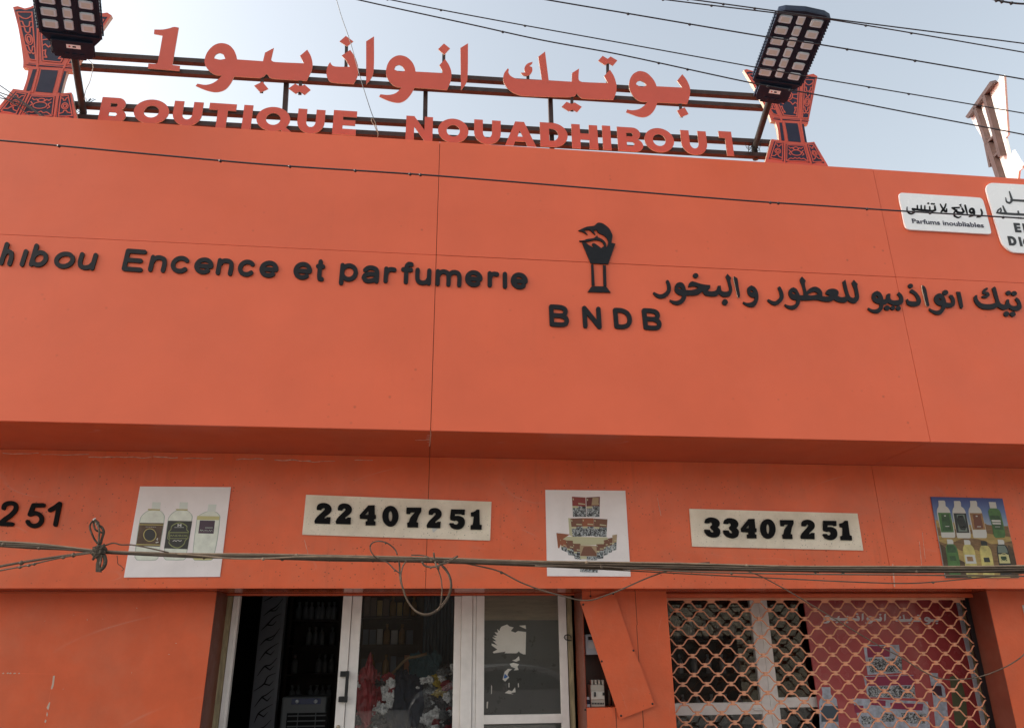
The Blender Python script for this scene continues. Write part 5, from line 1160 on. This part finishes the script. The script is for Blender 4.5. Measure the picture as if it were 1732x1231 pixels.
cu0, cu1 = P(716, 1060, 2.9)[0], P(766, 1060, 2.9)[0]
cm = MB()
vs = []; nn = 40
for k in range(nn+1):
    for z in (.4, 2.5): vs.append((cu0+(cu1-cu0)*k/nn, 2.9+.025*math.sin(k*1.4), z))
cm.add(vs, [(2*k, 2*k+2, 2*k+3, 2*k+1) for k in range(nn)], 0, True)
tag(cm.build('curtain', simple('blue_curtain', (.07, .11, .15), .8)), 'blue grey curtain inside by the right edge of the glass door', 'curtain')
# behind the display window: racks seen dimly
rk0, rk1 = P(1140, 1100, 2.9)[0], P(1260, 1100, 2.9)[0]
shelving('dim shelves behind the left pane of the display window', rk0, rk1, 2.9, [.6, 1.0, 1.4, 1.75])
for z in (1.0, 1.4, 1.75):
    for k in range(5): bottle((rk0+.08+(rk1-rk0-.16)*k/4, 2.98, z+.0125), 'pale perfume bottle on the dim shelves behind the grille', 'bottles behind the grille', pale, .9)

# ------------------------------------------------------------------ cables
def wire(name, pts, Y, r, mat, label, cat='cable', group=None, sub=6, knots=0, seed=1, wob=0):
    sp = smooth(pts, False, sub, 80); rg = random.Random(seed)
    if isinstance(Y, (list, tuple)):
        xs0, xs1 = pts[0][0], pts[-1][0]; yy = lambda x: Y[0]+(Y[1]-Y[0])*(x-xs0)/(xs1-xs0+1e-9)
    else: yy = lambda x: Y
    W_ = [P(q[0], q[1], yy(q[0])) for q in sp]
    if wob: W_ = [q+np.array([0, rg.uniform(-wob, wob), rg.uniform(-wob, wob)]) for q in W_]
    m_ = MB().tube(W_, r, 6)
    for k in range(knots):
        i = rg.randrange(1, len(W_)-1); d = (W_[i+1]-W_[i]); L_ = np.linalg.norm(d); d /= L_; s = W_[i]+d*rg.uniform(0, L_)
        m_.tube([s, s+d*.012-np.array([0, 0, .004]), s+d*.022-np.array([0, 0, .002])], [r*1.3, r*2.1, r*1.2], 5)
    return tag(m_.build(name, mat), label, cat, group)
wires = [
 ([(560,-12),(605,0),(800,42.7),(915,68),(1045,92),(1273,141),(1378,160),(1561,195.5),(1732,228),(1900,262)], -1.0, 'lowest of the five thin wires crossing the sky and both roof lamps', .0052),
 ([(600,-14),(660,0),(800,27.4),(1045,72),(1285,115.5),(1367,130),(1732,192),(1900,222)], -1.1, 'thin wire just above the lowest one across the sky', .0045),
 ([(860,-12),(924,0),(1060,23),(1300,63.5),(1382,75),(1732,134.5),(1900,165)], -1.2, 'middle one of the thin wires crossing the sky', .0055),
 ([(1060,-10),(1126,0),(1300,21),(1404,33.6),(1732,89),(1900,120)], -1.25, 'wire passing the top of the tall lamp, lower of that close pair', .0050),
 ([(1100,-10),(1172,0),(1300,17.5),(1404,32),(1732,74),(1900,97)], -1.35, 'wire passing the top of the tall lamp, upper of that close pair', .0050),
 ([(1640,-12),(1683,0),(1705,4.5),(1732,7),(1850,6)], -1.5, 'thick black wire in the extreme top right corner', .0075)]
for k, (p, Y, lb, r) in enumerate(wires): wire('overhead_wire', p, Y, r, mt['cable'], lb, 'wire', 'wires crossing the sky', 6, 6, k)
lwires = [([(-60,105),(0,145),(30,166),(66,192),(80,205)], 'topmost of the short wires at the top left edge'), ([(-60,135),(0,157),(28,168),(63,192),(76,205)], 'second of the short wires at the top left edge'), ([(-60,130),(0,161),(30,180),(48,194),(60,205)], 'third of the short wires at the top left edge'), ([(-60,160),(0,166),(34,176),(70,194),(90,206)], 'lowest of the short wires at the top left edge')]
for k, (p, lb) in enumerate(lwires): wire('roof_wire', p, .135+.012*k, .0045, mt['cable'], lb, 'wire', 'short wires at the top left', 5)
wire('guy_wire', [(560,-30),(569,0),(578,30),(592,70),(612,140),(628,190),(637,212)], .20, .0035, mt['cable'], 'thin guy wire running down to the lower rail of the roof letters', 'wire')
lp = [P(x, y, .17) for x, y in smooth(Z(500, 40, 5.0058, [(688,915),(670,870),(645,830),(640,808),(655,805),(672,835),(685,880),(692,905),(698,935),(695,962)]), False, 4)]
tag(MB().tube(lp, .0038, 5).build('cord_knot', mt['palecable']), 'pale knotted cord end hanging at the roof edge', 'cord')
lpw = [P(x, y, .1) for x, y in smooth(Z(50, 0, 6.157, [(590,590),(610,620),(640,650),(662,690),(655,740),(625,860),(590,930),(575,985),(570,1040)]), False, 4)]
tag(MB().tube(lpw, .003, 5).build('lamp_lead', mt['palecable']), 'thin grey lead dangling from the left lamp', 'wire')
wire('sagging_cable', [(-60,233),(0,237.8),(141,250.5),(275,263),(459,279.2),(649,291.5),(745,298),(1000,318.5),(1267,340),(1400,348.8),(1524,357),(1676,366),(1732,369.5),(1850,378)], -.35, .0068, mt['cable'], 'single black cable sagging across the whole orange fascia', 'cable', None, 6, 14, 5)
# the cable bundle in front of the lower wall: separate strands with their own sag
YCb = -.10
main = [(-80,914),(0,919.5),(60,923),(110,927),(165,932.5),(240,936),(330,939),(430,940),(560,942.5),(640,944.5),(760,948),(880,951.5),(1000,955),(1150,958),(1332,961.5),(1500,963),(1650,963),(1732,962),(1850,961)]
offs = []
rc = random.Random(21)
for k in range(9):
    prof_ = []
    for i, (x, y) in enumerate(main):
        spread = 4.4 if x < 100 else (2.6 if x < 300 else (3.4 if x < 700 else (3.2 if x < 900 else 5.0)))
        if 140 < x < 190: spread = 1.6
        o = (k/8.0-.5)*2*spread + rc.uniform(-.8, .8)
        prof_.append((x, y+o))
    mat = [mt['palecable'], mt['browncable'], mt['darkcable'], mt['oldcable'], mt['darkcable'], mt['palecable'], mt['browncable'], mt['darkcable'], mt['oldcable']][k]
    wire('bundle_cable', prof_, YCb+.012*(k % 3), (.0062, .0048, .0055, .0070, .0045, .0050, .0066, .0050, .0058)[k], mat,
         ('pale sunworn' if mat is mt['palecable'] else 'dark' if mat is mt['darkcable'] else 'brown' if mat is mt['browncable'] else 'grey brown')+' cable in the bundle strung in front of the lower wall', 'cable', 'cables of the strung bundle', 5, 3, 40+k)
wire('stray_cable', [(-60,973),(0,957.5),(60,947),(110,939.5),(160,933)], YCb, .0085, mt['oldcable'], 'thick upper cable slanting up into the knot from the left edge', 'cable', None, 5, 2, 61)
wire('stray_cable', [(-60,976),(0,964.5),(40,957),(75,949),(110,941.5),(158,934.5)], YCb-.01, .0052, mt['oldcable'], 'thin lower cable slanting up into the knot from the left edge', 'cable', None, 5, 4, 62)
wire('stray_cable', [(178,922),(192,918),(205,921),(222,921),(250,926),(285,934)], YCb-.015, .0050, mt['oldcable'], 'thin cable arching out of the knot to the right over the first poster', 'cable', None, 5, 0, 63)
wire('stray_cable', [(430,944),(500,946),(560,948),(640,949),(740,951),(900,957),(1010,962),(1180,971),(1332,978.5),(1450,984),(1540,986),(1610,981),(1732,969),(1850,958)], YCb+.02, .0048, mt['oldcable'], 'thin slack cable just under the bundle, lowest toward the right', 'cable', None, 5, 3, 64)
wire('stray_cable', [(300,936),(345,940),(400,944.5),(450,944),(520,941),(640,943)], YCb-.02, .0058, mt['palecable'], 'pale strand parting below the bundle beside the first poster', 'cable', None, 5, 1, 65)
wire('stray_cable', [(905,957),(1010,957.5),(1080,962),(1180,967),(1332,970),(1560,972),(1732,974),(1850,976)], YCb-.015, .0062, mt['oldcable'], 'dark cable leaving the bundle under the box poster', 'cable', None, 5, 2, 66)
wire('drooping_wire', [(765,948),(810,957),(845,966),(880,984),(920,999),(950,1007),(978,1014),(1000,1014.5),(1020,1008),(1045,999),(1100,975),(1150,959),(1182,952.5),(1200,951)], YCb+.03, .0055, mt['oldcable'], 'wire drooping over the top of the pilaster between the two openings', 'wire', None, 5, 2, 67)
wire('drooping_wire', [(1235,958),(1257,963),(1282,972),(1306,984),(1335,1000),(1362,1016),(1410,1045),(1456,1073),(1495,1096),(1524,1111),(1555,1131),(1581,1144),(1610,1149),(1656,1144),(1697,1129),(1720,1116),(1732,1106),(1760,1075)], YCb+.05, .0042, mt['oldcable'], 'thin wire drooping across the orange grille', 'wire', None, 5, 0, 68)
# loops hanging at the middle of the bundle
ZL_ = lambda p: smooth(Z(600, 890, 7.217, p), False, 4, 80)
cl = thing('cable_coil', 'coil of spare cable looped and hanging from the bundle over the door', 'cable', P(700, 950, YCb-.03))
def loop(pts, r, mat, dy=0, nm='cable_loop', kn=0):
    W_ = [P(q[0], q[1], YCb-.03+dy+.012*math.sin(i*.35)) for i, q in enumerate(ZL_(pts))]
    m_ = MB().tube(W_, r, 6); rg = random.Random(kn)
    for k in range(kn):
        i = rg.randrange(1, len(W_)-1); m_.tube([W_[i], W_[i]+np.array([rg.uniform(-.012, .012), 0, rg.uniform(-.015, .012)])], [r*1.4, r*.8], 5)
    m_.build(nm, mat, cl)
loop([(520,345),(495,285),(445,235),(390,200),(315,180),(250,185),(205,212),(188,255),(205,315),(260,380),(330,415),(400,440),(480,520),(555,580),(570,640)], .0046, mt['browncable'], 0, kn=8)
loop([(540,425),(548,500),(550,580),(560,660),(590,760),(640,900),(720,1010),(810,1070),(900,1078),(990,1040),(1080,960),(1150,850),(1180,740),(1165,620),(1120,530),(1070,475),(1020,440)], .0064, mt['browncable'], .01, kn=6)
loop([(628,420),(590,480),(568,560),(565,640),(585,740),(635,880),(715,1000),(805,1060),(900,1066),(985,1028),(1070,945),(1140,840),(1170,730),(1155,620),(1112,540),(1060,480)], .0048, mt['oldcable'], -.012)
loop([(1020,530),(1050,620),(1065,740),(1060,860),(1045,960),(1010,1025)], .0042, mt['oldcable'], -.02)
loop([(820,430),(850,475),(925,495),(1000,485),(1060,460),(1110,435),(1180,400),(1260,362)], .0068, mt['oldcable'], -.03, kn=3)
loop([(965,320),(970,370),(985,440),(1000,490),(1025,530)], .0065, mt['oldcable'], -.035)
loop([(690,350),(780,350),(860,360),(930,390),(980,410)], .0050, mt['oldcable'], -.03); loop([(1250,362),(1180,415),(1100,455),(1050,455),(1030,480),(1025,515)], .0048, mt['oldcable'], -.045)
# rag knot at the left
kt = thing('rag_knot', 'dirty rag and wire knot tied round the bundle near the left edge', 'knot', P(167, 935, YCb-.03))
ZK = lambda p: smooth(Z(130, 860, 10.26, p), False, 4, 80)
def kloop(pts, r, mat, dy, nm='tie_loop'):
    MB().tube([P(q[0], q[1], YCb-.03+dy+.008*math.sin(i*.6)) for i, q in enumerate(ZK(pts))], r, 6).build(nm, mat, kt)
kloop([(360,600),(310,540),(255,420),(225,310),(255,235),(300,200)], .0062, mt['rope'], 0); kloop([(300,200),(290,280),(330,370),(400,400),(440,420)], .0062, mt['rope'], -.01); kloop([(375,610),(385,480),(385,350),(330,240),(300,195)], .0065, mt['oldcable'], -.02)
kloop([(410,610),(440,500),(465,400),(430,320),(380,290),(350,230),(310,195)], .0085, mt['rope'], -.005); kloop([(330,205),(380,240),(390,290)], .0045, mt['rope'], -.015)
kloop([(280,880),(310,820),(340,770)], .0090, mt['rope'], -.02); kloop([(470,800),(495,900),(480,980),(440,1040),(400,1060)], .0125, mt['rope'], -.01); kloop([(430,800),(415,900),(405,980)], .0065, mt['oldcable'], -.02)
b = bmesh.new(); bmesh.ops.create_icosphere(b, subdivisions=4, radius=1); cK = P(167.5, 931.5, YCb-.03)
for v in b.verts:
    n = mnoise.noise(v.co*2.2)*.35+mnoise.noise(v.co*6)*.2; v.co = Vector((v.co.x*.043*(1+n), v.co.y*.035*(1+n), v.co.z*.046*(1+n)))
me = bpy.data.meshes.new('wrap'); b.to_mesh(me); b.free(); me.materials.append(mt['rope']); o = bpy.data.objects.new('wrap', me); COL.objects.link(o); o.parent = kt; o.location = Vector(cK)-kt.location
MB().relief(shape([smooth(Z(130, 860, 10.26, [(335,790),(410,800),(425,880),(405,960),(400,1030),(420,1100),(325,1095),(330,960),(345,900)]), True, 3)]), plane(YCb-.045, YCb-.028)).build('rag_end', mt['rope'], kt)
tip = P(130+305/10.26, 860+185/10.26, YCb-.035); MB().tube([tip-np.array([.008, 0, .006]), tip+np.array([.006, 0, .008])], [.006, .004], 6).build('frayed_tip', mt['whiteboard'], kt)
wire('dangling_twig', [(198,939),(199,946),(199.5,953),(205,957),(209.5,962),(206,965)], YCb, .0022, mt['rope'], 'thin bent wire dangling left of the bottle poster', 'wire', None, 3)

# ------------------------------------------------------------------ across the street, behind the camera (lights and mirrors in the glass)
for nm, x0_, x1_, h_, cm_, lb in (('a', -40, 6.2, 4.2, simple('brown_plaster', (.09, .075, .06), .9, var=.12, vs=.8), 'dark brown building across the street with shop openings'), ('b', 6.4, 44, 3.8, simple('tan_plaster', (.62, .55, .43), .9, var=.12, vs=.8), 'pale tan building across the street with shop openings')):
    ob = thing('street_building', lb, 'building', ((x0_+x1_)/2, -19, -.16))
    MB().box(x0_, x1_, -20, -17.5, -.16, h_).build('wall', cm_, ob)
    for k in range(6):
        x = x0_+1.2+k*6.4
        if x+3.6 < x1_: MB().box(x, x+3.2, -17.52, -17.499, -.1, 2.0).build('opening', simple('opening_dark', (.05, .045, .04), .6), ob)
car = thing('parked_car', 'grey saloon car parked on the far side of the street', 'car', (1.9, -9.2, -.13))
cx, cy = 1.9, -9.2
prof = [(-2.1,.30),(-2.15,.62),(-1.95,.88),(-1.45,.95),(-.85,1.36),(-.3,1.45),(.45,1.44),(.95,1.30),(1.5,.95),(2.05,.80),(2.2,.55),(2.15,.30)]
def cmap(hw): return lambda x, z, k: (cx+x, cy+(hw if k == 0 else -hw), z-.13)
MB().relief(shape([smooth(prof, True, 3, 60)]), cmap(.82)).build('body', simple('car_paint', (.30, .31, .32), .25, metal=.3), car, .06, 3)
for s in (-1, 1):
    for w in ([(-1.25,.98),(-.78,1.32),(-.2,1.38),(-.2,.98)], [(-.12,.98),(-.12,1.38),(.42,1.37),(.85,1.24),(1.22,.98)]):
        MB().relief(shape([w]), lambda x, z, k, s=s: (cx+x, cy+s*(.825 if k == 0 else .815), z-.13)).build('side_window', mt['handle'], car)
    for x in (-1.35, 1.4):
        wb = MB().tube([(cx+x, cy+s*.66, .19), (cx+x, cy+s*.86, .19)], .32, 24).build('wheel', simple('tyre', (.02, .02, .02), .8), car)
